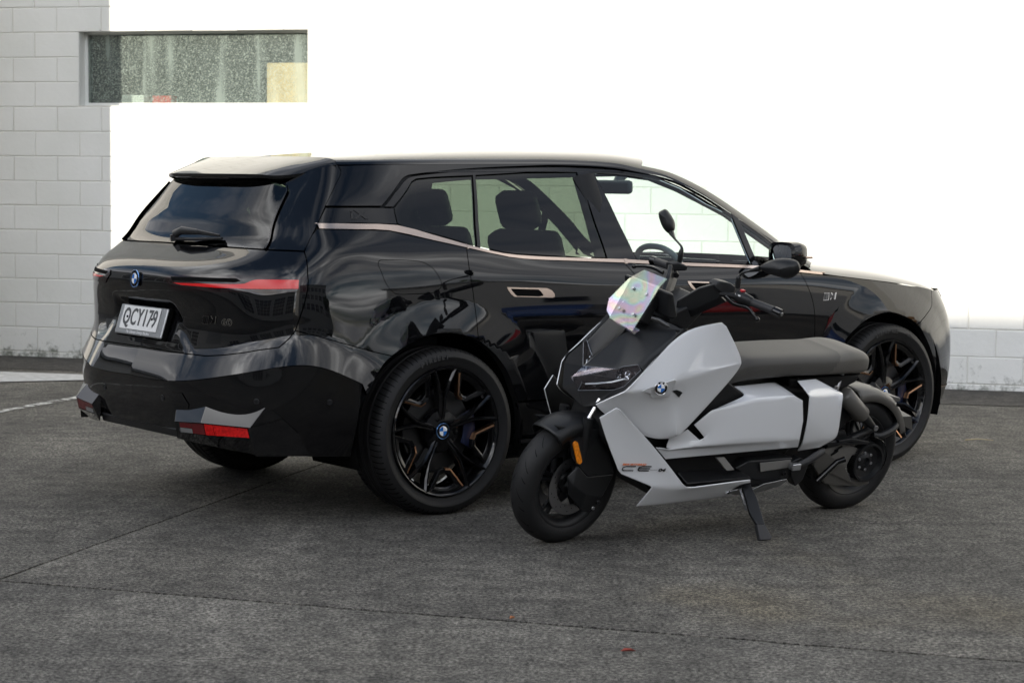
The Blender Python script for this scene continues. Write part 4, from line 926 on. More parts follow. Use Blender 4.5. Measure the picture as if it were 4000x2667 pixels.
# ---- dark inner shell, floor, wheel wells
def shell():
    us_ = np.linspace(0, UK[-1], 150); zs_ = np.linspace(.26, 1.09, 26); V = []; F = []
    UU, ZZ = np.meshgrid(us_, zs_, indexing='ij'); p = PS(UU, ZZ); f, nr = S_car(0); n = nr(UU, ZZ); n[..., 1] *= -1
    q = p-n*.034
    for s in (-1, 1):
        o = len(V); H = q.copy(); H[..., 1] *= s; V += H.reshape(-1, 3).tolist(); a, b = UU.shape
        for i in range(a-1):
            for j in range(b-1):
                c = (q[i, j]+q[i+1, j+1])/2
                if c[0] > 2.35 and c[2] > np.interp(c[0], [2.35, 2.6, 3.04, 3.36, 3.6, 4], [1.06, 1.0, .955, .915, .87, .84]): continue
                if c[2] < (.40 if c[0] < -.4 else .33): continue
                if any(math.hypot(c[0]-cx, c[2]-.40) < .475 or (abs(c[0]-cx) < .47 and c[2] < .40) for cx in (-.02, 3.0)): continue
                F.append([o+i*b+j, o+i*b+j+1, o+(i+1)*b+j+1, o+(i+1)*b+j][::s])
    mk('inner_shell', V, F, 'void', car, smooth=None)
    mb = MB(); mb.box((1.5, 0, .25), (2.2, 1.80, .06)); mb.box((-.72, 0, .44), (.45, 1.3, .05)); mb.box((3.55, 0, .28), (.4, 1.4, .05)); mb.box((1.5, 0, .55), (4.6, 1.1, .5)); mb.build('underbody', 'void', car, smooth=None)
    for cx in (-.01, 2.99):
        for s in (-1, 1):
            mb = MB(); mb.lathe([(s*.945, .475), (s*.55, .475)], (cx, 0, .40), 'y', 28, -.35, math.pi+.35); mb.lathe([(s*.55, .475), (s*.55, .05)], (cx, 0, .40), 'y', 28, -.35, math.pi+.35); mb.build('wheel_well', 'void', car)
shell()
panel('pillar_liner', U([(-.42, 1.595), (-.62, 1.30), (-.70, 1.19), (.17, 1.18), (.18, 1.222), (-.165, 1.316), (-.185, 1.40), (-.04, 1.528), (.33, 1.560), (1.3, 1.583), (1.5, 1.563), (1.66, 1.508), (1.96, 1.368), (2.2, 1.232), (2.33, 1.12), (2.44, 1.085), (2.263, 1.168), (1.888, 1.412), (1.58, 1.552), (1.25, 1.602), (.4, 1.608)]), 'lining', sp=.06, gap=0, depth=.03, push=-.02, mirror=True)
tu = np.array(TRIM_UP); panel('belt_liner', cat(U([(-.69, 1.05), (2.5, 1.0)]), U(tu[::-1]-np.array((0, -.001)))), 'lining', sp=.08, gap=0, depth=.04, push=-.026, mirror=True)
panel('tailgate_liner', cat(uz([(.0, 1.05), (.80, 1.05)], 'y'), uz([(.80, 1.16), (.70, 1.222), (0, 1.229)], 'y'))*np.array((1, 1)), 'lining', sp=.06, gap=0, push=-.02, mirror=True)
panel('gate_pillar_liner', cat(gl_r[:1], U([(-.70, 1.2)]), U([(-.45, 1.55)]), uz([(.55, 1.51)], 'y'), gl_r[::-1][:-1]), 'lining', sp=.05, gap=0, push=-.02, mirror=True)
for s in (-1, 1):       # arch lips
    for A in (RARCH, FARCH):
        u = uX(A[:, 0], A[:, 1]); p = PS(u, A[:, 1]); V = []; n = len(A)
        for q in p: V += [(q[0], s*q[1], q[2]), (q[0], s*(q[1]-.045), q[2])]
        o = mk('arch_lip', V, [(2*i, 2*i+1, 2*i+3, 2*i+2) for i in range(n-1)], 'plastic_black', car, smooth=60)

# ---- roundel
def roundel(name, M, r, parent, ring='gloss_black', letters=True, blue=False):
    mb = MB(); mb.lathe([(0, r), (.0035, r), (.0045, r*.965), (.004, r*.93)], axis='z', seg=40); mb.xf(M); o = mb.build(name, 'chrome' if not blue else 'badge_ring', parent)
    mb = MB(); mb.lathe([(.0038, r*.94), (.0042, r*.60)], axis='z', seg=40); mb.xf(M); mb.build('ring', ring, o)
    mb = MB(); mb.lathe([(.0044, r*.62), (.0052, r*.57)], axis='z', seg=40); mb.xf(M); mb.build('inner_ring', 'chrome', o)
    for q, mt in ((0, 'badge_blue'), (1, 'badge_white'), (2, 'badge_blue'), (3, 'badge_white')):
        a0 = math.pi/2+q*math.pi/2; v = [(0, 0, .0055)]+[(r*.575*math.cos(a0+k*math.pi/16), r*.575*math.sin(a0+k*math.pi/16), .005) for k in range(9)]
        mk('quadrant', [tuple(M@Vector(p)) for p in v], [(0, k, k+1) for k in range(1, 9)], mt, o, smooth=None)
    if letters:
        for ch, an in (('B', 136), ('M', 90), ('W', 44)):
            t = math.radians(an); text('letter', ch, r*.40, M@Matrix.Translation((r*.77*math.cos(t), r*.77*math.sin(t), .0046))@Matrix.Rotation(t-math.pi/2, 4, 'Z'), 'white_print', o, ext=.0003, bold=.0004)
    return o
f1, nf1 = S_car(1)
def onpanel(uv, push=.0, up=(0, 0, 1)):
    p = f1(np.array(uv[0]), np.array(uv[1])); n = nf1(np.array(uv[0]), np.array(uv[1])); n = Vector(n); p = Vector(p)+n*push
    x = Vector(up).cross(n).normalized(); y = n.cross(x); m = Matrix((x, y, n)).transposed().to_4x4(); m.translation = p; return m
roundel('roundel', onpanel((0.0, 1.066), .006), .041, car, blue=True, letters=False)
# ---- number plate
Mp = basis(Vector((-1.040, 0, .868)), (0, -1, 0), (.30, 0, .954))
NZ = Mp
def plate_box(name, w, h, z, d, mat, par, bevel=.004, cx=0, cy=0):
    mb = MB(); mb.box((cx, cy, z), (w, h, d)); mb.xf(NZ); return mb.build(name, mat, par, bevel=bevel)
plate_box('plate_pocket', .46, .15, -.012, .02, 'void', car)
pf = plate_box('plate_frame', .455, .142, .004, .012, 'plate_frame', car, bevel=.006); plate_box('number_plate', .360, .112, .0125, .004, 'plate_white', car, bevel=.0015, cy=.010, cx=-.004)
text('plate_lettering', 'QCY179', .112, NZ@Matrix.Translation((-.004, .010, .0155)), 'plate_ink', car, ext=.0008, bold=.0016, sx=.78, spacing=1.06)
text('plate_motto', 'The Ultimate Driving Machine', .0205, NZ@Matrix.Translation((0, -.058, .0108)), 'white_print', car, ext=.0003, shear=.2, sx=.92)
for sx_ in (-.127, .115):
    mb = MB(); mb.lathe([(0, .006), (.003, .006), (.004, .003)], axis='z', seg=12, c=(sx_, .012, .0145)); mb.xf(NZ); mb.build('plate_screw', 'void', car)
# ---- M60 badge outline, ix letters
def mlogo(name, M, h, parent, mat='chrome', fillmat=None, tail=None):
    e = None; w = h*.30; sh = h*.30
    def para(x0, x1, z=.0005): return [(x0, -h/2, z), (x1, -h/2, z), (x1+sh, h/2, z), (x0+sh, h/2, z)]
    mb = MB(); x = 0
    for k in range(3):
        mb.add(para(x, x+w), [(0, 1, 2, 3)]); x += w+h*.07
    mb.v = [tuple(M@Vector(p)) for p in mb.v]
    o = mk(name, mb.v, mb.f, mat, parent, smooth=None)
    text('badge_letter', 'M', h*1.36, M@Matrix.Translation((x+h*.72, 0, .0003)), mat, o, ext=.0003, shear=.3, bold=h*.012, sx=1.25)
    return o
pbr('badge_line', (.42, .40, .36), .35, metal=1.)
mB = onpanel((float(uY(np.array(.545), np.array(.905), 1)), .905), .002)
mlogo('badge_edge', mB@Matrix.Translation((-.052, 0, 0))@Matrix.Scale(1.06, 4), .034, car, 'badge_line'); mlogo('badge_mark', mB@Matrix.Translation((-.0505, 0, .0008)), .034, car, 'gloss_black')
mD = onpanel((float(uY(np.array(.645), np.array(.900), 1)), .900), .002)
text('badge_number', '60', .040, mD@Matrix.Translation((.0, 0, 0)), 'badge_line', car, ext=.0005, sx=1.5, bold=.0016); text('badge_number', '60', .040, mD@Matrix.Translation((0, 0, .0008)), 'gloss_black', car, ext=.0005, sx=1.5)
mI = onpanel((float(uX(np.array(-.385), np.array(1.372))), 1.372), .002)
text('side_badge', 'iX', .066, mI, 'plastic_black', car, ext=.0004, sx=1.45, shear=.1, bold=.0012); text('side_badge', 'iX', .066, mI@Matrix.Translation((0, 0, .0008)), 'gloss_black', car, ext=.0004, sx=1.45, shear=.1)
mF = onpanel((float(uX(np.array(2.53), np.array(.93))), .93), .002)
mlogo('fender_badge', mF@Matrix.Translation((-.05, 0, 0))@Matrix.Scale(1.1, 4), .036, car, 'chrome'); mlogo('fender_badge', mF@Matrix.Translation((-.0475, 0, .0008)), .034, car, 'plate_ink')
# ---- flush door handles with bronze surround
def handle(x0):
    o = [(0, 1.037), (.238, 1.026), (.268, 1.014), (.283, .997), (.283, .984), (.270, .980), (.04, .991), (.02, 1.005), (.004, 1.026)]
    i = [(.022, 1.029), (.185, 1.021), (.200, 1.012), (.214, .995), (.212, .990), (.19, .988), (.055, .994), (.045, 1.002), (.025, 1.022)]
    P = np.array(o)+np.array((x0, 0)); Hh = np.array(i)+np.array((x0, 0))
    panel('handle_surround', U(P), 'bronze_trim', holes=[U(Hh)], sp=.02, gap=.0, depth=.004, push=.003, mirror=True)
    panel('handle_pocket', U(Hh), 'void', sp=.03, gap=-.003, depth=.002, push=.0012, mirror=True)
handle(.352); handle(1.50)
# ---- wiper
mb = MB(); W0 = f1(np.array(.02), np.array(1.232)); 
def gp(y, z, push): 
    u = float(uY(np.array(abs(y)), np.array(z), 0))*(1 if y < 0 else -1); f, n = S_car(0); return Vector(f(np.array(u), np.array(z)))+Vector(n(np.array(u), np.array(z)))*push
a, b, c, d = gp(.02, 1.248, .03), gp(-.06, 1.262, .045), gp(-.20, 1.262, .04), gp(-.36, 1.258, .025)
mb.tube([gp(.02, 1.235, .004), a], [.022, .020], 12); mb.tube([a, b, c], [.020, .020, .013], 10, sq=.55); mb.tube([c, d], [.012, .006], 8, sq=.6); mb.build('wiper_arm', 'plastic_black', car)
mb = MB(); mb.tube([gp(.05, 1.236, .012), gp(-.14, 1.240, .012), gp(-.37, 1.252, .012)], [.009, .008, .006], 8); mb.build('wiper_blade', 'rubber', car)
# ---- door mirrors
def dmirror(s):
    c = Vector((2.14, s*1.02, 1.163)); mb = MB()
    prof = [(-.05, .075, .050), (-.045, .095, .066), (.0, .102, .070), (.05, .090, .062), (.09, .055, .04), (.105, .02, .015)]; V = []; F = []; n = 20
    for x, ry, rz in prof:
        for k in range(n):
            t = 2*math.pi*k/n; cs, sn = math.cos(t), math.sin(t); q = .55
            V.append((c.x+x+.10*(cs*.3)*0, c.y+s*0+math.copysign(abs(cs)**q, cs)*ry, c.z+math.copysign(abs(sn)**q, sn)*rz-.010*math.copysign(1, cs)*s*0))
    for i in range(len(prof)-1):
        for k in range(n): F.append((i*n+k, i*n+(k+1) % n, (i+1)*n+(k+1) % n, (i+1)*n+k))
    F.append([(len(prof)-1)*n+k for k in range(n)]); mb.add(V, F); h = mb.build('mirror_housing', 'paint_black', car)
    V = []; 
    for k in range(n):
        t = 2*math.pi*k/n; cs, sn = math.cos(t), math.sin(t); V.append((c.x-.042, c.y+math.copysign(abs(cs)**.5, cs)*.080, c.z+math.copysign(abs(sn)**.5, sn)*.054))
    mk('mirror_glass', V, [list(range(n))], 'mirror', h, smooth=None)
    mb = MB(); mb.tube([(2.15, s*.93, 1.098), (2.14, s*.97, 1.105), (2.14, s*1.0, 1.118)], [.022, .02, .018], 10, sq=2.0); mb.build('mirror_arm', 'gloss_black', h)
    mb = MB(); mb.box((2.185, s*1.105, 1.150), (.05, .055, .012)); mb.build('side_repeater', 'bronze_trim', h, bevel=.003)
dmirror(-1); dmirror(1)
# ---- wheels
pbr('caliper_dark', (.008, .012, .035), .3); pbr('disc_dark', (.10, .10, .10), .4, metal=1.)
def wheel(name_parent, x, s, rot, steer=0, lettering=None):
    R, TY = .297, .383
    M = MC@Matrix.Translation((x, s*.845, TY))@Matrix.Rotation(steer, 4, 'Z')
    # local: outboard is -y for right wheels; build for outboard = -y then mirror
    w = bpy.data.objects.new('wheel', None); link(w, car); w.matrix_parent_inverse = Matrix.Identity(4); w.matrix_basis = MC.inverted()@M@(Matrix.Identity(4) if s < 0 else Matrix.Rotation(math.pi, 4, 'Z'))
    OUT = -.137
    def sub(o): o.parent = w; return o
    prof = [(.100, .300), (.125, .320), (.1365, .345), (.128, .368), (.118, .378), (.095, .3845), (.062, .3865), (.060, .378), (.050, .378), (.048, .387), (.016, .388), (.014, .379), (.004, .379), (.002, .388), (-.002, .388), (-.004, .379), (-.014, .379), (-.016, .388), (-.048, .387), (-.050, .378), (-.060, .378), (-.062, .3865), (-.095, .3845), (-.118, .378), (-.128, .368), (-.1365, .345), (-.134, .334), (-.131, .330), (-.128, .318), (-.122, .304), (-.100, .297)]
    mb = MB(); mb.lathe(prof, seg=96); t = mb.build('tyre', 'rubber', w, smooth=30)
    mb = MB()
    for k in range(84):                                                     # shoulder sipes
        a = 2*math.pi*k/84
        for sd in (-1, 1):
            q = []
            for (yy, rr, da) in ((.068, .3872, 0), (.095, .3852, .012), (.119, .3785, .02), (.129, .3685, .022)):
                for w2 in (-.0055, .0055): q.append(((rr)*math.cos(a+da+w2), sd*yy, (rr)*math.sin(a+da+w2)))
            mb.add(q, [(0, 1, 3, 2), (2, 3, 5, 4), (4, 5, 7, 6)])
    tag(mb.build('tread_cuts', 'void', t, smooth=None), kind='stuff')
    mb = MB(); mb.lathe([(.10, .294), (.09, .285), (-.02, .255), (-.08, .262), (-.112, .280), (-.124, .286), (-.130, .290), (-.132, .2965), (-.126, .301), (-.118, .299)], seg=72); mb.build('rim', 'gloss_black', w)
    mb = MB(); mb.lathe([(-.045, .0), (-.045, .19), (-.035, .195), (-.02, .195), (-.02, .05)], seg=48); mb.build('brake_disc', 'disc_dark', w)
    mb = MB(); mb.lathe([(-.075, .13), (-.08, .15), (-.08, .19), (-.07, .205), (.0, .205), (.0, .13)], seg=14, a0=-.5, a1=.5); mb.build('brake_caliper', 'caliper_dark', w)
    mb = MB(); mb.lathe([(-.03, .20), (.05, .21), (.05, .05)], seg=32); mb.build('hub_shield', 'void', w)
    def P(r, a, y): return (r*R*math.cos(a), y, r*R*math.sin(a))
    for k in range(5):
        a = rot+k*2*math.pi/5; sp = bpy.data.objects.new('spoke', None)
        # split spoke: two bars running together from the hub, parting towards the rim
        mb = MB()
        for g in (-1, 1):
            A = []
            for (r, d, hw, y) in ((.14, .16*g, .075, -.088), (.36, .075*g, .036, -.100), (.56, .072*g+.004*g, .036, -.108), (.80, .150*g, .034, -.118), (.985, .205*g, .040, -.1275)):
                A.append((r, a+d, hw, y))
            V = []; F = []
            for (r, an, hw, y) in A:
                ha = hw/max(r, .2)*.92
                V += [P(r, an-ha, y+.006), P(r, an-ha*.35, y-.004), P(r, an+ha*.35, y-.004), P(r, an+ha, y+.006), P(r, an+ha*.9, y+.045), P(r, an-ha*.9, y+.045)]
            for i in range(len(A)-1):
                for q in range(6): F.append((i*6+q, i*6+(q+1) % 6, (i+1)*6+(q+1) % 6, (i+1)*6+q))
            F.append(list(range(6))); F.append([(len(A)-1)*6+q for q in range(6)]); mb.add(V, F)
        mb.build('spoke', 'gloss_black', w, smooth=25)
        c = a+math.pi/5                                                    # aero insert between spokes
        outp = [P(.955, c+.355, -.118), P(.955, c+.18, -.119), P(.955, c, -.119), P(.955, c-.18, -.119), P(.955, c-.355, -.118), P(.60, c-.175, -.106), P(.575, c, -.105), P(.60, c+.175, -.106)]
        inp = [P(.86, c+.215, -.108), P(.865, c+.12, -.108), P(.87, c, -.108), P(.865, c-.12, -.108), P(.86, c-.215, -.108), P(.685, c-.12, -.100), P(.655, c, -.099), P(.685, c+.12, -.100)]
        ins = prism('aero_insert', outp, (0, .03, 0), 'gloss_black', w, bevel=.0025, hole=inp, seg=1)
        mb = MB()
        # bronze flanks
        ed = [P(.93, c+.350, -.121), P(.60, c+.178, -.109), P(.572, c, -.1075), P(.60, c-.178, -.109), P(.93, c-.350, -.121)]
        ed2 = [P(.93, c+.318, -.1225), P(.618, c+.148, -.111), P(.602, c, -.1095), P(.618, c-.148, -.111), P(.93, c-.318, -.1225)]
        for i in (0, 1):
            mb.add([ed[i], ed[i+1], ed2[i+1], ed2[i]], [(0, 1, 2, 3)])
        mb.build('insert_edge', 'bronze_wheel', ins, smooth=None)
        mb = MB()
        e3 = [P(.93, c+.350, -.121), P(.60, c+.178, -.109), P(.572, c, -.1075), P(.60, c-.178, -.109), P(.93, c-.350, -.121)]; e4 = [(p[0]*.985, -.085, p[2]*.985) for p in e3]
        for i in range(2): mb.add([e3[i], e3[i+1], e4[i+1], e4[i]], [(0, 1, 2, 3)])
        mb.build('insert_wall', 'bronze_wheel', ins, smooth=None)
        mb = MB(); lx, lz = .083*math.cos(a+math.pi/5), .083*math.sin(a+math.pi/5)
        mb.lathe([(-.07, .016), (-.082, .015), (-.083, .011), (-.074, .009)], (lx, 0, lz), seg=12); mb.build('wheel_bolt', 'void', w)
    mb = MB(); mb.lathe([(-.06, .105), (-.086, .095), (-.094, .060), (-.096, .042), (-.092, .040)], seg=40); mb.build('hub', 'gloss_black', w)
    Mr = Matrix(((1, 0, 0, 0), (0, 0, -1, -.094), (0, 1, 0, 0), (0, 0, 0, 1)))
    roundel('hub_cap', Mr, .037, w, blue=True, letters=False)
    mb = MB(); va = rot+2*math.pi/5*3.5+.9; mb.tube([P(.90, va, -.10), P(.86, va, -.118)], .006, 8); mb.build('valve', 'steel', w)
    if lettering:
        for (st, ac, rr, size, sx) in lettering:
            for i, ch in enumerate(st):
                an = ac-(i-(len(st)-1)/2)*size*.68*sx/rr
                yy = -.1372 if rr > .335 else -.135
                m = Matrix.Translation((rr*math.cos(an), yy, rr*math.sin(an)))@Matrix(((1, 0, 0, 0), (0, 0, -1, 0), (0, 1, 0, 0), (0, 0, 0, 1)))@Matrix.Rotation(an-math.pi/2, 4, 'Z')
                if ch != ' ': text('sidewall_letter', ch, size, m, 'rubber_print', t, ext=.001, sx=sx, bold=.001)
    return w
wheel(car, 0, -1, math.radians(91.5), lettering=[('PIRELLI', math.radians(103), .345, .030, 1.15)])
wheel(car, 3.0, -1, math.radians(96), steer=math.radians(0), lettering=[('275/40 R22', math.radians(97), .345, .027, 1.0), ('107Y', math.radians(66), .345, .017, 1.0)])
wheel(car, 0, 1, .4); wheel(car, 3.0, 1, .9)
# ---- cabin
def seat(x, y, rear=False, w=.5):
    e = bpy.data.objects.new('seat', None); link(e, car)
    mb = MB(); mb.box((x+.02, y, .60), (.52, w, .18)); mb.build('cushion', 'leather_dark', e, bevel=.05)
    M = Matrix.Translation((x-.20, y, .66))@Matrix.Rotation(-.30, 4, 'Y')
    mb = MB(); mb.box((0, 0, .32), (.14, w, .66)); mb.xf(M); mb.build('backrest', 'leather_dark', e, bevel=.05)
    mb = MB(); mb.box((.01, 0, .755), (.11, .27, .20)); mb.xf(M); mb.build('headrest', 'leather_dark', e, bevel=.045)
seat(1.28, -.38); seat(1.28, .38); seat(.30, -.42, w=.48); seat(.30, .42, w=.48); seat(.30, 0, w=.34)
mb = MB(); mb.box((2.22, 0, .86), (.50, 1.56, .26)); mb.box((2.35, 0, .98), (.55, 1.45, .06)); mb.build('dashboard', 'dash', car, bevel=.04)
mb = MB(); M = Matrix.Translation((1.98, -.18, 1.055))@Matrix.Rotation(.12, 4, 'Y'); mb.box((0, 0, 0), (.02, .92, .14)); mb.xf(M); mb.build('display', 'screen_dark', car, bevel=.006)
Ms = Matrix.Translation((1.83, -.40, 1.03))@Matrix.Rotation(math.radians(-24), 4, 'Y')
mb = MB(); n = 48; prof_r = .185
pts = [Ms@Vector((0, prof_r*1.02*math.copysign(abs(math.cos(t))**.85, math.cos(t)), prof_r*.95*math.copysign(abs(math.sin(t))**.85, math.sin(t)))) for t in np.linspace(0, 2*math.pi, n+1)]
mb.tube(pts, .0165, 10, cap=False); sw = mb.build('steering_wheel', 'leather_grey', car)
mb = MB(); mb.lathe([(-.03, .001), (-.035, .07), (.0, .085), (.03, .05)], axis='x', seg=24); mb.box((0, .11, .0), (.02, .10, .04)); mb.box((0, -.11, 0), (.02, .10, .04)); mb.box((0, 0, -.11), (.02, .05, .10)); mb.xf(Ms); mb.build('wheel_boss', 'dash', sw)
mb = MB(); M = Matrix.Translation((1.80, -.02, 1.50))@Matrix.Rotation(.25, 4, 'Z'); mb.box((0, 0, 0), (.045, .25, .075)); mb.xf(M); rm = mb.build('cabin_mirror', 'dash', car, bevel=.02)
mb = MB(); mb.tube([(1.82, -.02, 1.52), (1.90, 0, 1.585)], [.02, .035], 8); mb.build('mirror_mount', 'dash', rm)
for s in (-1, 1):
    mb = MB(); mb.tube([(1.10, s*.83, 1.10), (1.05, s*.77, 1.35), (1.02, s*.70, 1.56)], [.085, .075, .07], 8, sq=.5); mb.build('pillar_trim', 'lining', car)
    mb = MB(); mb.tube([(-.05, s*.80, 1.15), (-.15, s*.77, 1.35), (-.10, s*.66, 1.55)], [.16, .12, .12], 8, sq=.4); mb.build('pillar_trim', 'lining', car)
mb = MB(); mb.box((.06, 0, .92), (.14, 1.36, .56)); mb.build('rear_bench', 'leather_dark', car, bevel=.05)
# roof lining and pillars inside
def lining():
    L2 = [(-.45, 1.56), (0, 1.566), (.4, 1.572), (.915, 1.577), (1.255, 1.566), (1.42, 1.55)]; C2 = [(-.50, 1.575), (-.05, 1.60), (.4, 1.63), (.95, 1.64), (1.42, 1.635), (1.62, 1.615)]
    top_loft('headliner', L2, C2, 'lining', tang=.06)
lining()
mb = MB(); mb.box((.0, 0, .95), (.70, 1.5, .03)); mb.box((-.35, 0, .75), (.9, 1.5, .1)); mb.build('parcel_shelf', 'lining', car, smooth=None)

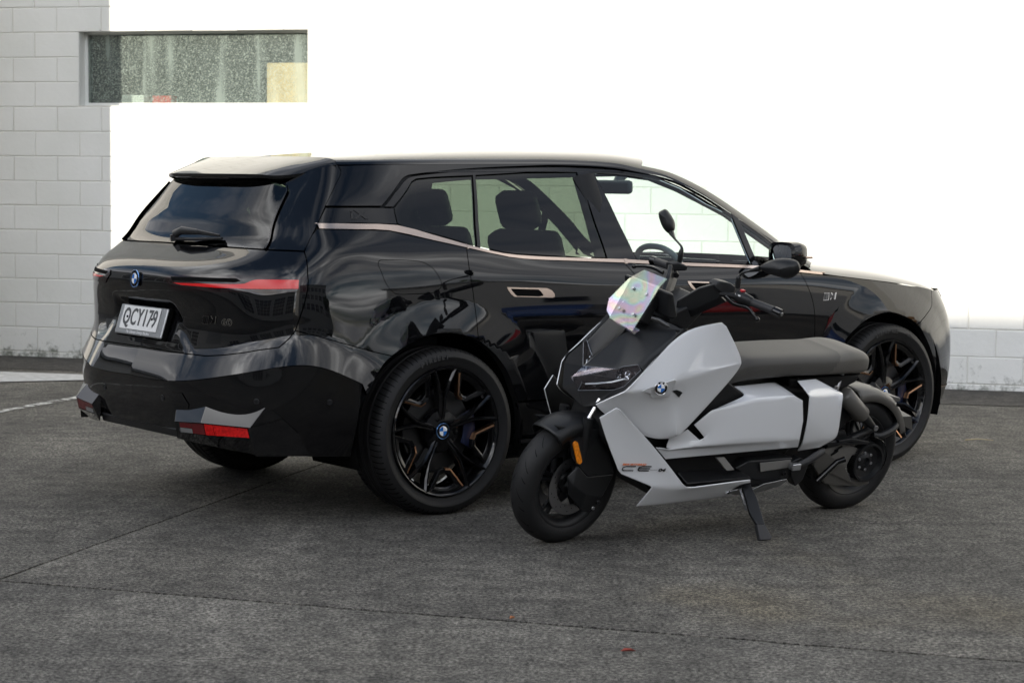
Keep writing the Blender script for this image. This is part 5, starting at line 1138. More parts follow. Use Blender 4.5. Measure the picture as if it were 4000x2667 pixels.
SG = {
 'fair': [(1.673, 0.14, 0.659), (1.601, 0.22, 0.733), (1.572, 0.23, 0.762), (1.518, 0.222, 0.815), (1.329, 0.215, 0.999), (1.161, 0.262, 1.03), (1.137, 0.266, 1.015), (1.053, 0.295, 0.892), (1.043, 0.296, 0.856), (1.05, 0.29, 0.811), (1.25, 0.25, 0.562), (1.276, 0.24, 0.53), (1.308, 0.225, 0.513), (1.416, 0.205, 0.507), (1.634, 0.155, 0.617), (1.524, 0.245, 0.74), (1.39, 0.285, 0.798), (1.093, 0.302, 0.855), (1.33, 0.25, 0.71), (1.306, 0.255, 0.541)],
 'hole': [(1.375, 0.254, 0.741), (1.3, 0.258, 0.758), (1.332, 0.252, 0.71)],
 'badge': [(1.456, 0.265, 0.764)],
 'badgewing': [(1.531, 0.248, 0.746), (1.511, 0.254, 0.759), (1.484, 0.26, 0.767), (1.438, 0.272, 0.785), (1.397, 0.286, 0.801), (1.388, 0.287, 0.795), (1.382, 0.262, 0.747), (1.386, 0.255, 0.717), (1.469, 0.245, 0.709), (1.486, 0.246, 0.73)],
 'strip': [(1.69, 0.199, 0.621), (1.632, 0.228, 0.671), (1.621, 0.235, 0.664), (1.412, 0.26, 0.491), (1.224, 0.282, 0.3), (1.393, 0.26, 0.315), (1.547, 0.225, 0.373), (1.562, 0.22, 0.387), (1.644, 0.205, 0.528), (1.413, 0.2, 0.207), (1.29, 0.23, 0.216)],
 'belly': [(0.841, 0.265, 0.301), (0.835, 0.262, 0.288), (0.863, 0.25, 0.281), (0.943, 0.23, 0.239), (0.849, 0.2, 0.206)],
 'bellytail': [(0.943, 0.23, 0.239), (0.863, 0.235, 0.249), (0.783, 0.235, 0.241), (0.723, 0.235, 0.261), (0.585, 0.23, 0.27), (0.571, 0.225, 0.261), (0.589, 0.2, 0.228), (0.677, 0.19, 0.206), (0.849, 0.2, 0.206)],
 'foot': [(1.24, 0.23, 0.349), (1.211, 0.268, 0.308), (0.836, 0.258, 0.301), (0.814, 0.13, 0.298), (1.139, 0.13, 0.309)],
 'mid': [(1.176, 0.215, 0.561), (1.083, 0.205, 0.618), (0.859, 0.222, 0.664), (0.629, 0.232, 0.666), (0.58, 0.236, 0.643), (0.56, 0.242, 0.547), (0.543, 0.222, 0.417), (1.281, 0.185, 0.405), (1.344, 0.185, 0.46), (1.293, 0.192, 0.463), (1.286, 0.192, 0.497), (1.199, 0.205, 0.539), (1.115, 0.212, 0.479), (1.086, 0.215, 0.486), (1.286, 0.2, 0.451), (1.086, 0.238, 0.473), (0.563, 0.244, 0.463), (1.043, 0.185, 0.618), (0.885, 0.195, 0.67), (0.885, 0.16, 0.68), (0.895, 0.12, 0.689), (0.638, 0.1, 0.689), (0.618, 0.2, 0.669)],
 'tail': [(0.545, 0.15, 0.707), (0.423, 0.14, 0.705), (0.304, 0.205, 0.651), (0.543, 0.24, 0.659), (0.55, 0.235, 0.672), (0.316, 0.222, 0.639), (0.293, 0.215, 0.443), (0.379, 0.195, 0.393), (0.501, 0.185, 0.382), (0.532, 0.245, 0.546), (0.517, 0.222, 0.431)],
 'nose': [(1.449, -0.0, 0.936), (1.326, 0.205, 0.991), (1.498, 0.212, 0.817), (1.513, 0.178, 0.837), (1.536, 0.115, 0.81), (1.54, 0.085, 0.79), (1.654, 0.0, 0.783), (1.511, 0.201, 0.82), (1.539, 0.145, 0.732), (1.556, 0.1, 0.703), (1.664, 0.0, 0.676), (1.712, 0.0, 0.736), (1.622, -0.0, 0.595), (1.619, 0.08, 0.662), (1.557, 0.15, 0.696), (1.548, 0.19, 0.773)],
 'plate': [(1.388, -0.095, 1.141), (1.389, 0.095, 1.148), (1.49, 0.08, 0.952), (1.49, -0.08, 0.964), (1.339, -0.08, 1.173), (1.36, 0.1, 1.182), (1.492, 0.08, 0.949), (1.459, 0.09, 0.971)],
 'bolts': [(1.411, -0.045, 1.1), (1.408, 0.045, 1.098), (1.47, -0.042, 1.015), (1.462, 0.042, 1.012)],
 'disp': [(1.424, 0.15, 1.153), (1.357, 0.155, 1.129), (1.314, 0.155, 1.03), (1.332, 0.155, 1.019), (1.401, 0.15, 1.024), (1.453, 0.14, 1.062)],
 'cover': [(1.248, 0.06, 1.072), (1.186, 0.11, 1.138), (1.14, 0.16, 1.172), (1.106, 0.17, 1.116), (1.195, 0.1, 1.038), (1.25, 0.06, 1.042), (1.077, 0.18, 1.094), (1.185, 0.09, 1.002), (1.212, 0.05, 1.003)],
 'resL': [(1.141, 0.165, 1.171), (1.119, 0.165, 1.184), (1.073, 0.18, 1.178), (1.047, 0.19, 1.163), (1.052, 0.195, 1.139), (1.098, 0.185, 1.124), (1.141, 0.17, 1.151)],
 'gripL': [(1.109, 0.165, 1.128), (1.063, 0.25, 1.133), (1.036, 0.285, 1.123), (1.015, 0.405, 1.119), (1.004, 0.44, 1.114)],
 'leverL': [(1.112, 0.2, 1.127), (1.087, 0.235, 1.103), (1.053, 0.285, 1.099), (1.05, 0.325, 1.079), (1.043, 0.345, 1.065)],
 'mirLst': [(1.066, 0.22, 1.167), (1.07, 0.22, 1.21), (1.069, 0.225, 1.225), (1.069, 0.24, 1.239), (1.054, 0.26, 1.252), (1.042, 0.31, 1.276)],
 'mirL': [(1.042, 0.31, 1.285), (1.028, 0.345, 1.319), (1.008, 0.385, 1.338), (0.984, 0.43, 1.345), (0.977, 0.46, 1.337), (0.971, 0.468, 1.309), (0.976, 0.45, 1.279), (0.988, 0.425, 1.261), (1.004, 0.4, 1.262), (1.03, 0.33, 1.266)],
 'mirR': [(0.981, -0.46, 1.325), (0.966, -0.46, 1.338), (0.956, -0.45, 1.346), (0.946, -0.435, 1.339), (0.937, -0.4, 1.308), (0.939, -0.385, 1.28), (0.949, -0.38, 1.264), (0.966, -0.39, 1.252), (0.976, -0.42, 1.267), (0.977, -0.45, 1.296)],
 'mirRst': [(1.042, -0.2, 1.167), (1.042, -0.2, 1.21), (1.036, -0.21, 1.236), (1.002, -0.3, 1.248), (0.966, -0.37, 1.257)],
 'gripR': [(0.989, -0.44, 1.112), (0.985, -0.42, 1.113), (1.026, -0.31, 1.128), (1.039, -0.24, 1.135)],
 'leverR': [(1.093, -0.44, 1.087), (1.089, -0.38, 1.103), (1.085, -0.33, 1.111), (1.092, -0.28, 1.114), (1.091, -0.24, 1.111)],
 'resR': [(1.104, -0.22, 1.169), (1.089, -0.19, 1.181), (1.068, -0.15, 1.176), (1.069, -0.15, 1.152), (1.1, -0.22, 1.131)],
 'indFL': [(1.437, 0.13, 1.02), (1.418, 0.16, 1.018), (1.406, 0.2, 1.008), (1.405, 0.215, 1.008)],
 'indFR': [(1.4, -0.21, 1.009), (1.408, -0.17, 1.016), (1.415, -0.12, 1.022)],
 'shroud': [(1.824, 0.075, 0.558), (1.739, 0.085, 0.498), (1.577, 0.09, 0.527), (1.473, 0.095, 0.321), (1.635, 0.115, 0.329), (1.693, 0.11, 0.381), (1.718, 0.095, 0.413), (1.729, 0.088, 0.472), (1.736, 0.1, 0.331), (1.523, 0.1, 0.227), (1.58, 0.095, 0.154), (1.639, 0.11, 0.172), (1.716, 0.1, 0.248), (1.713, 0.125, 0.301), (1.641, 0.125, 0.251)],
 'amber': [(1.722, 0.1, 0.478), (1.697, 0.112, 0.405)],
 'fork': [(1.659, 0.085, 0.585), (1.618, 0.085, 0.658)],
 'seat_top': [(0.782, -0.0, 0.811), (0.576, 0.0, 0.813), (0.332, 0.0, 0.81), (0.215, 0.0, 0.814), (0.158, -0.0, 0.81), (0.053, 0.0, 0.775), (0.038, 0.03, 0.747), (0.057, 0.05, 0.721), (0.09, 0.06, 0.7)],
 'seat_bot': [(0.979, 0.14, 0.658), (0.888, 0.15, 0.721), (0.597, 0.15, 0.726), (0.293, 0.12, 0.714), (0.114, 0.08, 0.705)],
 'swing': [(0.288, 0.13, 0.351), (0.201, 0.12, 0.391), (0.017, 0.13, 0.331), (0.014, 0.135, 0.314), (0.092, 0.135, 0.312), (0.119, 0.135, 0.255), (0.068, 0.135, 0.184), (-0.06, 0.13, 0.173), (-0.075, 0.12, 0.154), (-0.006, 0.12, 0.143), (0.211, 0.11, 0.172), (0.317, 0.12, 0.272)],
 'shock': [(0.258, 0.1, 0.643), (0.202, 0.11, 0.615), (0.057, 0.12, 0.499), (0.012, 0.12, 0.468), (-0.022, 0.13, 0.441)],
 'arm': [(0.27, 0.12, 0.374), (0.104, 0.1, 0.377), (-0.042, 0.1, 0.423)],
 'brk': [(-0.058, 0.1, 0.388), (-0.109, 0.11, 0.388), (-0.213, 0.09, 0.42), (-0.249, 0.03, 0.455)],
 'lic': [(-0.231, 0.07, 0.458), (-0.299, 0.1, 0.468), (-0.328, 0.1, 0.392), (-0.24, 0.07, 0.431)],
 'indR': [(-0.18, 0.1, 0.536), (-0.2, 0.14, 0.54), (-0.207, 0.21, 0.528)],
 'tailbox': [(-0.162, 0.04, 0.544), (-0.172, 0.04, 0.563), (-0.237, 0.07, 0.552), (-0.234, 0.07, 0.535), (-0.198, 0.05, 0.516)],
 'stand': [(0.862, 0.24, 0.264), (0.822, 0.25, 0.278), (0.844, 0.33, 0.24), (0.88, 0.44, 0.165), (0.86, 0.475, 0.119), (0.873, 0.485, 0.11), (0.931, 0.48, 0.112), (0.919, 0.43, 0.165), (0.916, 0.37, 0.198), (0.885, 0.3, 0.233)],
 'spring': [(0.881, 0.25, 0.258), (0.889, 0.28, 0.226), (0.906, 0.34, 0.195)],
 'peg': [(0.558, 0.24, 0.333), (0.491, 0.24, 0.35), (0.43, 0.23, 0.369), (0.378, 0.22, 0.383)],
 'lever': [(0.32, 0.16, 0.214), (0.231, 0.18, 0.308), (0.203, 0.2, 0.327)],
 'box': [(0.854, 0.17, 0.322), (0.803, 0.2, 0.363), (0.542, 0.2, 0.36), (0.523, 0.205, 0.325), (0.547, 0.2, 0.255), (0.69, 0.2, 0.253), (0.782, 0.21, 0.283)],
 'boxgrey': [(0.745, 0.207, 0.353), (0.559, 0.207, 0.354), (0.543, 0.21, 0.318), (0.735, 0.21, 0.311)],
 'strut': [(1.005, 0.2, 0.396), (0.956, 0.2, 0.394), (0.901, 0.22, 0.337), (0.947, 0.22, 0.337)],
 'pulley': [(-0.011, 0.15, 0.273)],
 'text': [(1.501, 0.24, 0.418), (1.487, 0.242, 0.4), (1.404, 0.252, 0.393), (1.365, 0.257, 0.391)],
 'textdir': [(1.546, 0.232, 0.396), (1.343, 0.26, 0.388)],
}
# ================================================================== SCOOTER (local: x forward, y left, z up in the leaning frame)
_R, _F, _TH = Vector((1.545, 9.56, 0)), Vector((.155, 8.56, 0)), math.radians(12.5)
_h = (_F-_R).normalized(); _l = Vector((-_h.y, _h.x, 0)); _z = Vector((0, 0, 1)); _up = _z*math.cos(_TH)+_l*math.sin(_TH); _le = _l*math.cos(_TH)-_z*math.sin(_TH)
MS = Matrix((_h, _le, _up)).transposed().to_4x4(); MS.translation = _R
scooter = empty('scooter', MS, label='white and black electric scooter leaning on its side stand in front of the car', cat='scooter')
pbr('scooter_white', (.70, .71, .725), .10, spec=.55, coat=1.0); pbr('satin_black', (.009, .0095, .0105), .42, spec=.4, bump=.12, bscale=900); pbr('matt_black', (.006, .006, .0065), .6, spec=.3)
pbr('seat_vinyl', (.062, .059, .054), .55, spec=.3, bump=.25, bscale=350); pbr('seat_vinyl_b', (.092, .087, .078), .5, spec=.3, bump=.25, bscale=350); pbr('alu', (.55, .56, .58), .32, metal=.9); pbr('swing_grey', (.10, .095, .086), .36, spec=.45)
pbr('grip_rubber', (.02, .02, .022), .6); pbr('orange_print', (.75, .16, .02), .4); pbr('black_print', (.01, .01, .01), .3); pbr('red_button', (.5, .02, .03), .35); pbr('lens_smoke', (.03, .03, .03), .05); pbr('box_grey', (.15, .145, .135), .42)
def mat_acrylic():
    m, nt, N, L = newmat('acrylic'); N.remove(N['Principled BSDF']); out = N['Material Output']
    tc = N.new('ShaderNodeTexCoord'); t = N.new('ShaderNodeTexNoise'); t.inputs['Scale'].default_value = 5; t.inputs['Detail'].default_value = 1.5; t.inputs['Distortion'].default_value = 1.4; L.new(tc.outputs['Object'], t.inputs[0])
    mu = N.new('ShaderNodeMath'); mu.operation = 'MULTIPLY'; mu.inputs[1].default_value = 3.2; L.new(t.outputs[0], mu.inputs[0]); fr_ = N.new('ShaderNodeMath'); fr_.operation = 'FRACT'; L.new(mu.outputs[0], fr_.inputs[0])
    hs = N.new('ShaderNodeCombineColor'); hs.mode = 'HSV'; hs.inputs[1].default_value = .25; hs.inputs[2].default_value = 1.0; L.new(fr_.outputs[0], hs.inputs[0])     # stress-birefringence fringes of the polycarbonate
    tr = N.new('ShaderNodeBsdfTransparent'); tr.inputs[0].default_value = (.90, .90, .91, 1); gl = N.new('ShaderNodeBsdfGlossy'); gl.inputs['Roughness'].default_value = .06; L.new(hs.outputs[0], gl.inputs[0])
    mx = N.new('ShaderNodeMixShader'); mx.inputs[0].default_value = .20; L.new(tr.outputs[0], mx.inputs[1]); L.new(gl.outputs[0], mx.inputs[2])
    df = N.new('ShaderNodeBsdfDiffuse'); pm = N.new('ShaderNodeMix'); pm.data_type = 'RGBA'; pm.inputs[0].default_value = .45; pm.inputs[6].default_value = (.85, .85, .87, 1); L.new(hs.outputs[0], pm.inputs[7]); L.new(pm.outputs[2], df.inputs[0])
    m2 = N.new('ShaderNodeMixShader'); m2.inputs[0].default_value = .06; L.new(mx.outputs[0], m2.inputs[1]); L.new(df.outputs[0], m2.inputs[2]); L.new(m2.outputs[0], out.inputs[0])
mat_acrylic()
def mat_lens():
    m = glass('lens_clear', (.86, .88, .90)); N = m.node_tree.nodes; L = m.node_tree.links; out = N['Material Output']; src = out.inputs[0].links[0].from_socket
    tc = N.new('ShaderNodeTexCoord'); t = N.new('ShaderNodeTexNoise'); t.inputs['Scale'].default_value = 7; t.inputs['Distortion'].default_value = 1.0; L.new(tc.outputs['Object'], t.inputs[0])
    hs = N.new('ShaderNodeCombineColor'); hs.mode = 'HSV'; hs.inputs[1].default_value = .18; hs.inputs[2].default_value = .9; mu = N.new('ShaderNodeMath'); mu.operation = 'MULTIPLY'; mu.inputs[1].default_value = 2.4; L.new(t.outputs[0], mu.inputs[0]); L.new(mu.outputs[0], hs.inputs[0])
    gl = N.new('ShaderNodeBsdfGlossy'); gl.inputs['Roughness'].default_value = .08; L.new(hs.outputs[0], gl.inputs[0]); mx = N.new('ShaderNodeMixShader'); mx.inputs[0].default_value = .09; L.new(src, mx.inputs[1]); L.new(gl.outputs[0], mx.inputs[2]); L.new(mx.outputs[0], out.inputs[0])
mat_lens(); pbr('lens_rim', (.20, .21, .23), .10, spec=.6); pbr('lamp_bowl', (.05, .052, .058), .22, metal=.7)
def SF(name, v, f, mat, thick=.004, bevel=.005, both=True, parent=None, ang=10, seg=2, out=(.8, 0, .6), smooth=60):
    o = facet(name, v, f, mat, parent or scooter, thick=thick, bevel=bevel, ang=ang, seg=seg, out=out, smooth=smooth)
    if both: facet(name, [(p[0], -p[1], p[2]) for p in v], [q[::-1] for q in f], mat, parent or scooter, thick=thick, bevel=bevel, ang=ang, seg=seg, out=out, smooth=smooth)
    return o
def SS(name, v, f, mat, **k):
    k.setdefault('out', (.8, 0, .6)); o = facet_sub(name, v, f, mat, scooter, **k)
    facet_sub(name, [(p[0], -p[1], p[2]) for p in v], [q[::-1] for q in f], mat, scooter, **k); return o
def SP(name, pts, dy, mat, bevel=.004, both=False, parent=None):
    o = prism(name, pts, (0, dy, 0), mat, parent or scooter, bevel=bevel)
    if both: prism(name, [(p[0], -p[1], p[2]) for p in pts], (0, -dy, 0), mat, parent or scooter, bevel=bevel)
    return o
def ST(name, pts, r, mat, seg=12, parent=None, sq=1.0, smoothn=0, both=False):
    if smoothn: 
        rr = [r]*len(pts) if np.isscalar(r) else r; q = crv([(*p, w) for p, w in zip(pts, rr)], smoothn); pts = [x[:3] for x in q]; r = [x[3] for x in q]
    o = MB().tube(pts, r, seg, sq=sq).build(name, mat, parent or scooter, smooth=50)
    if both: MB().tube([(p[0], -p[1], p[2]) for p in pts], r, seg, sq=sq).build(name, mat, parent or scooter, smooth=50)
    return o
def bolt(p, axis, r, mat='steel', parent=None, h=.006):
    a = Vector(axis).normalized(); b = a.orthogonal(); M = basis(p, b, a.cross(b)) ; M = Matrix((b.normalized(), a.cross(b).normalized(), a)).transposed().to_4x4(); M.translation = p
    mb = MB(); mb.lathe([(0, r), (h*.8, r), (h, r*.85), (h, r*.5), (h*.5, r*.45), (h*.5, .0002)], axis='z', seg=14); mb.xf(M); return mb.build('bolt', mat, parent or scooter)
# ---- front fairing
f_ = SG['fair']
SS('side_fairing', f_, [(1, 2, 3, 15), (3, 4, 16, 15), (4, 5, 6, 7, 16), (7, 8, 17, 16), (8, 9, 17), (17, 9, 10, 18, 16), (18, 10, 11, 19), (0, 1, 15, 14), (14, 15, 18, 13), (15, 16, 18), (13, 18, 19, 12), (19, 11, 12)], 'scooter_white')
h_ = SG['hole']; cen = np.mean(h_, 0); SF('air_inlet', [(p[0], p[1]+.010, p[2]) for p in h_], [(0, 1, 2)], 'matt_black', thick=.003, bevel=0)
bw = SG['badgewing']; SF('badge_wing', [(p[0], p[1]+.006, p[2]) for p in bw], [(0, 1, 2, 8, 9), (2, 3, 6, 7, 8), (3, 4, 5, 6)], 'scooter_white', thick=.004, bevel=.002, ang=20)
bp_ = Vector(SG['badge'][0])+Vector((.002, .016, 0)); nb = Vector((.30, .93, .10)).normalized(); xb = _z.cross(nb) if False else Vector((0, 0, 1)).cross(nb).normalized()
Mb = Matrix((xb, nb.cross(xb), nb)).transposed().to_4x4(); Mb.translation = bp_
roundel('roundel', Mb, .0285, scooter)
Mb2 = Matrix.Diagonal((1, -1, 1, 1))@Mb@Matrix.Diagonal((-1, 1, 1, 1)); roundel('roundel', Mb2, .0285, scooter, letters=False)
s_ = SG['strip']; b_ = SG['belly']
SS('front_strip', s_+b_, [(0, 1, 2, 3, 8), (3, 4, 5, 6, 7, 8), (5, 4, 10, 9), (4, 11, 12, 13, 14, 15, 10)], 'scooter_white', rim=1.0)
bt_ = SG['bellytail']; SF('belly_tail', bt_, [(0, 1, 2, 8), (2, 3, 7, 8), (3, 4, 5, 6, 7)], 'alu', bevel=.003)
m_ = SG['mid']
SS('side_cover', m_, [(0, 1, 2, 15, 13), (2, 3, 4, 5, 16, 15), (10, 11, 12, 13, 15, 14, 9), (8, 14, 15, 16, 6, 7), (1, 17, 18, 2), (18, 19, 22, 3, 2), (19, 20, 21, 22)], 'scooter_white')
t_ = SG['tail']; SS('tail_cover', t_, [(0, 1, 2, 3, 4), (3, 2, 5, 6, 9), (9, 6, 10), (10, 6, 7, 8)], 'scooter_white')
# ---- black nose, lamp
n_ = SG['nose']
def half(name, idx_pts, faces, mat, **k): return SF(name, idx_pts, faces, mat, **k)
cw = [n_[0], n_[1], n_[2], n_[3], n_[4], n_[5], n_[6]]; cw = cw+[(p[0], -p[1], p[2]) for p in cw]
facet_sub('nose_cowl', cw, [(0, 1, 3, 5), (0, 5, 6), (1, 2, 3), (3, 4, 5), (7, 12, 10, 8), (7, 13, 12), (8, 10, 9), (10, 12, 11)], 'satin_black', scooter, out=(1.3, 0, .6), crease=.4, rim=1.0, ang=14)
ctop = [(1.442, 0, .934), (1.30, .188, .981), (1.30, .10, .985), (1.36, 0, .985)]
SF('cowl_top', ctop, [(0, 1, 2, 3)], 'satin_black', thick=.004, bevel=.002)
lens = [n_[6], n_[5], n_[4], n_[3], n_[7], n_[8], n_[9], n_[10], n_[11]]
SF('headlamp_lens', lens, [(0, 1, 8), (1, 2, 6, 8) if False else (1, 6, 8), (1, 2, 5, 6), (2, 3, 4, 5), (8, 6, 7)], 'lens_clear', thick=.0, bevel=0)
inn = [(p[0]-.045, p[1]*.93, p[2]) for p in lens]
SF('headlamp_bowl', inn, [(0, 1, 8), (1, 6, 8), (1, 2, 5, 6), (2, 3, 4, 5), (8, 6, 7)], 'lamp_bowl', thick=.0, bevel=0)
for (px_, py_, pz_) in [(1.520, .080, .748), (1.500, .125, .772)]:
    for sgn in (1, -1):
        mb = MB(); mb.lathe([(-.02, .016), (.01, .02), (.014, .019), (.006, .016), (.012, .0005)], (px_, sgn*py_, pz_), axis='x', seg=20); mb.build('lamp_projector', 'chrome', scooter)
for sgn in (1, -1):
    ST('daytime_lamp', [(1.635, sgn*.006, .705), (1.61, sgn*.04, .715), (1.565, sgn*.09, .735), (1.53, sgn*.135, .762)], .004, 'badge_white', 8)
rimp = [lens[i] for i in (7, 6, 5, 4, 3, 2, 1, 0)]
ST('lens_edge', rimp, .0016, 'lens_rim', 6, both=True)
SF('lamp_reflector', [(1.625, .002, .735), (1.605, .035, .740), (1.598, .030, .695), (1.625, .002, .685)], [(0, 1, 2, 3)], 'chrome', thick=.002, bevel=0)
chin = [n_[10], n_[9], n_[8], n_[7], n_[2], (f_[2][0]-.006, f_[2][1]-.008, f_[2][2]), (f_[1][0]-.008, f_[1][1]-.012, f_[1][2]-.004), (f_[0][0]-.02, f_[0][1]-.02, f_[0][2]-.01), (n_[10][0]-.04, 0, n_[10][2]-.075)]
SF('nose_chin', chin, [(0, 1, 7, 8), (1, 2, 6, 7), (2, 3, 5, 6), (3, 4, 5)], 'matt_black', thick=.004, bevel=.003)
SF('nose_cheek', [n_[1], n_[2], f_[3], f_[4], n_[3]], [(0, 1, 2, 3), (0, 4, 1)], 'satin_black', thick=.003, bevel=.001)
# inner black body
core = [(1.58, .60), (1.50, .72), (1.32, .95), (1.20, .96), (1.08, .80), (.90, .69), (.50, .66), (.28, .62), (.30, .46), (.50, .36), (.55, .27), (.80, .26), (1.20, .27), (1.40, .33), (1.50, .42), (1.60, .50)]
prism('frame_body', [(x, -.13, z) for x, z in core], (0, .26, 0), 'matt_black', scooter, bevel=.02)
prism('frame_shelf', [(x, -.175, z) for x, z in [(1.26, .50), (1.22, .78), (1.10, .80), (.86, .66), (.56, .645), (.53, .46), (.58, .40), (1.24, .40)]], (0, .35, 0), 'matt_black', scooter, bevel=.01)
prism('floor_frame', [(x, -.20, z) for x, z in [(1.38, .30), (1.22, .288), (.60, .285), (.56, .262), (.66, .235), (1.30, .225)]], (0, .40, 0), 'matt_black', scooter, bevel=.012)
ft_ = SG['foot']; SF('footboard', [(p[0], p[1], p[2]+.002) for p in ft_], [(0, 1, 2, 3, 4)], 'satin_black', thick=.008, bevel=.002)
for i in range(7):
    for j in range(3):
        x = 1.12-i*.042-(j % 2)*.02; y = .16+j*.032; z = .306-.004*(i/7)
        if True: mb = MB(); mb.box((x, y, z+.004), (.014, .006, .005)); mb.build('tread_stud', 'matt_black', scooter, smooth=None)
ST('wedge_pin', [SG['strut'][0], SG['strut'][1]], .004, 'matt_black') if False else None
SF('foot_strut', SG['strut'], [(0, 1, 2, 3)], 'box_grey', thick=.01, bevel=.002)
SP('equipment_box', SG['box'], -.07, 'satin_black', bevel=.008); SF('box_lid', [(p[0], p[1]+.002, p[2]) for p in SG['boxgrey']], [(0, 1, 2, 3)], 'box_grey', thick=.004, bevel=.003, both=False)
bolt(Vector((.585, .208, .29)), (0, 1, 0), .011, 'matt_black')
# ---- lettering on the strip
td = SG['textdir']; p0, p1 = Vector(td[0]), Vector(td[1]); xd = (p1-p0).normalized(); sv = [Vector(s_[i]) for i in (3, 4, 6)]; nn = (sv[1]-sv[0]).cross(sv[2]-sv[0]).normalized()
if nn.y < 0: nn = -nn
def onstrip(q):
    q = Vector(q); d = (q-sv[0]).dot(nn); return q-nn*d+nn*.006
tx = SG['text']; yd = nn.cross(xd)
def sm(p): m = Matrix((xd, yd, nn)).transposed().to_4x4(); m.translation = onstrip(p); return m
text('maker_lettering', 'BMW MOTORRAD', .0125, sm(tx[0]), 'orange_print', scooter, ext=.0002, shear=.25, bold=.0005, sx=1.12)
def glyph(strokes, w=.0052):
    mb = MB()
    for P_ in strokes:
        for a, b in zip(P_[:-1], P_[1:]):
            a, b = Vector((*a, 0)), Vector((*b, 0)); d = (b-a).normalized(); n = Vector((-d.y, d.x, 0))*w/2; e = d*w*.35
            mb.add([a-n-e, b-n+e, b+n+e, a+n-e], [(0, 1, 2, 3)])
    mb.v = [tuple(sm(tx[1])@Vector((x+y*.3, y, 0))) for x, y, z in mb.v]; return mk('model_lettering', mb.v, mb.f, 'black_print', scooter, smooth=None)
H_ = .0095
glyph([[(-.010, H_), (-.055, H_), (-.068, H_*.5), (-.068, -H_*.5), (-.060, -H_), (-.012, -H_)]])
glyph([[(.068, H_), (.024, H_), (.010, H_*.5), (.010, -H_*.5), (.018, -H_), (.066, -H_)], [(.014, 0), (.066, 0)]])
mb = MB(); mb.box((0, 0, 0), (.036, .0014, .0004)); mb.xf(sm(tx[2])); mb.build('model_dash', 'black_print', scooter, smooth=None)
text('model_lettering', '04', .020, sm(tx[3]), 'black_print', scooter, ext=.0002, shear=.2, bold=.0009, sx=1.75)
# ---- seat
def seat_loft():
    ST_ = [(.99, .70, .655, .120), (.93, .76, .685, .125), (.86, .797, .705, .135), (.775, .811, .715, .15), (.57, .812, .720, .158), (.44, .810, .718, .160), (.325, .808, .714, .158), (.25, .812, .712, .155), (.19, .815, .708, .148), (.12, .806, .704, .13), (.06, .782, .704, .10), (.035, .755, .715, .065), (.025, .738, .724, .03)]
    q = crv(ST_, 12); V = []; F = []; n = 48
    for x, zt, zb, w in q:
        for k in range(n):
            a = 2*math.pi*k/n; c, s = math.cos(a), math.sin(a); e1, e2 = .34, .45
            V.append((x+.0, math.copysign(abs(c)**e1, c)*w*(1-.05*(s > 0)*s), (zt+zb)/2+math.copysign(abs(s)**e2, s)*(zt-zb)/2+(.006*(s > 0)*(1-c*c))))
    m = len(q)
    for i in range(m-1):
        for k in range(n): F.append((i*n+k, i*n+(k+1) % n, (i+1)*n+(k+1) % n, (i+1)*n+k))
    F.append(list(range(n))); F.append([(m-1)*n+k for k in range(n)][::-1])
    fr = [f for f in F if np.mean([V[i][0]+(V[i][2]-.76)*1.0 for i in f]) > .335]; re = [f for f in F if f not in fr]
    def sub(ff):
        ids = sorted({i for f in ff for i in f}); mp = {a: b for b, a in enumerate(ids)}; return [V[i] for i in ids], [[mp[i] for i in f] for f in ff]
    o = MB().add(*sub(fr)).build('seat', 'seat_vinyl', scooter, smooth=60)
    MB().add(*sub(re)).build('pillion_pad', 'seat_vinyl_b', o, smooth=60)
    mb = MB(); mb.box((.17, 0, .695), (.20, .14, .02)); mb.build('seat_base', 'matt_black', o, bevel=.004)
seat_loft()
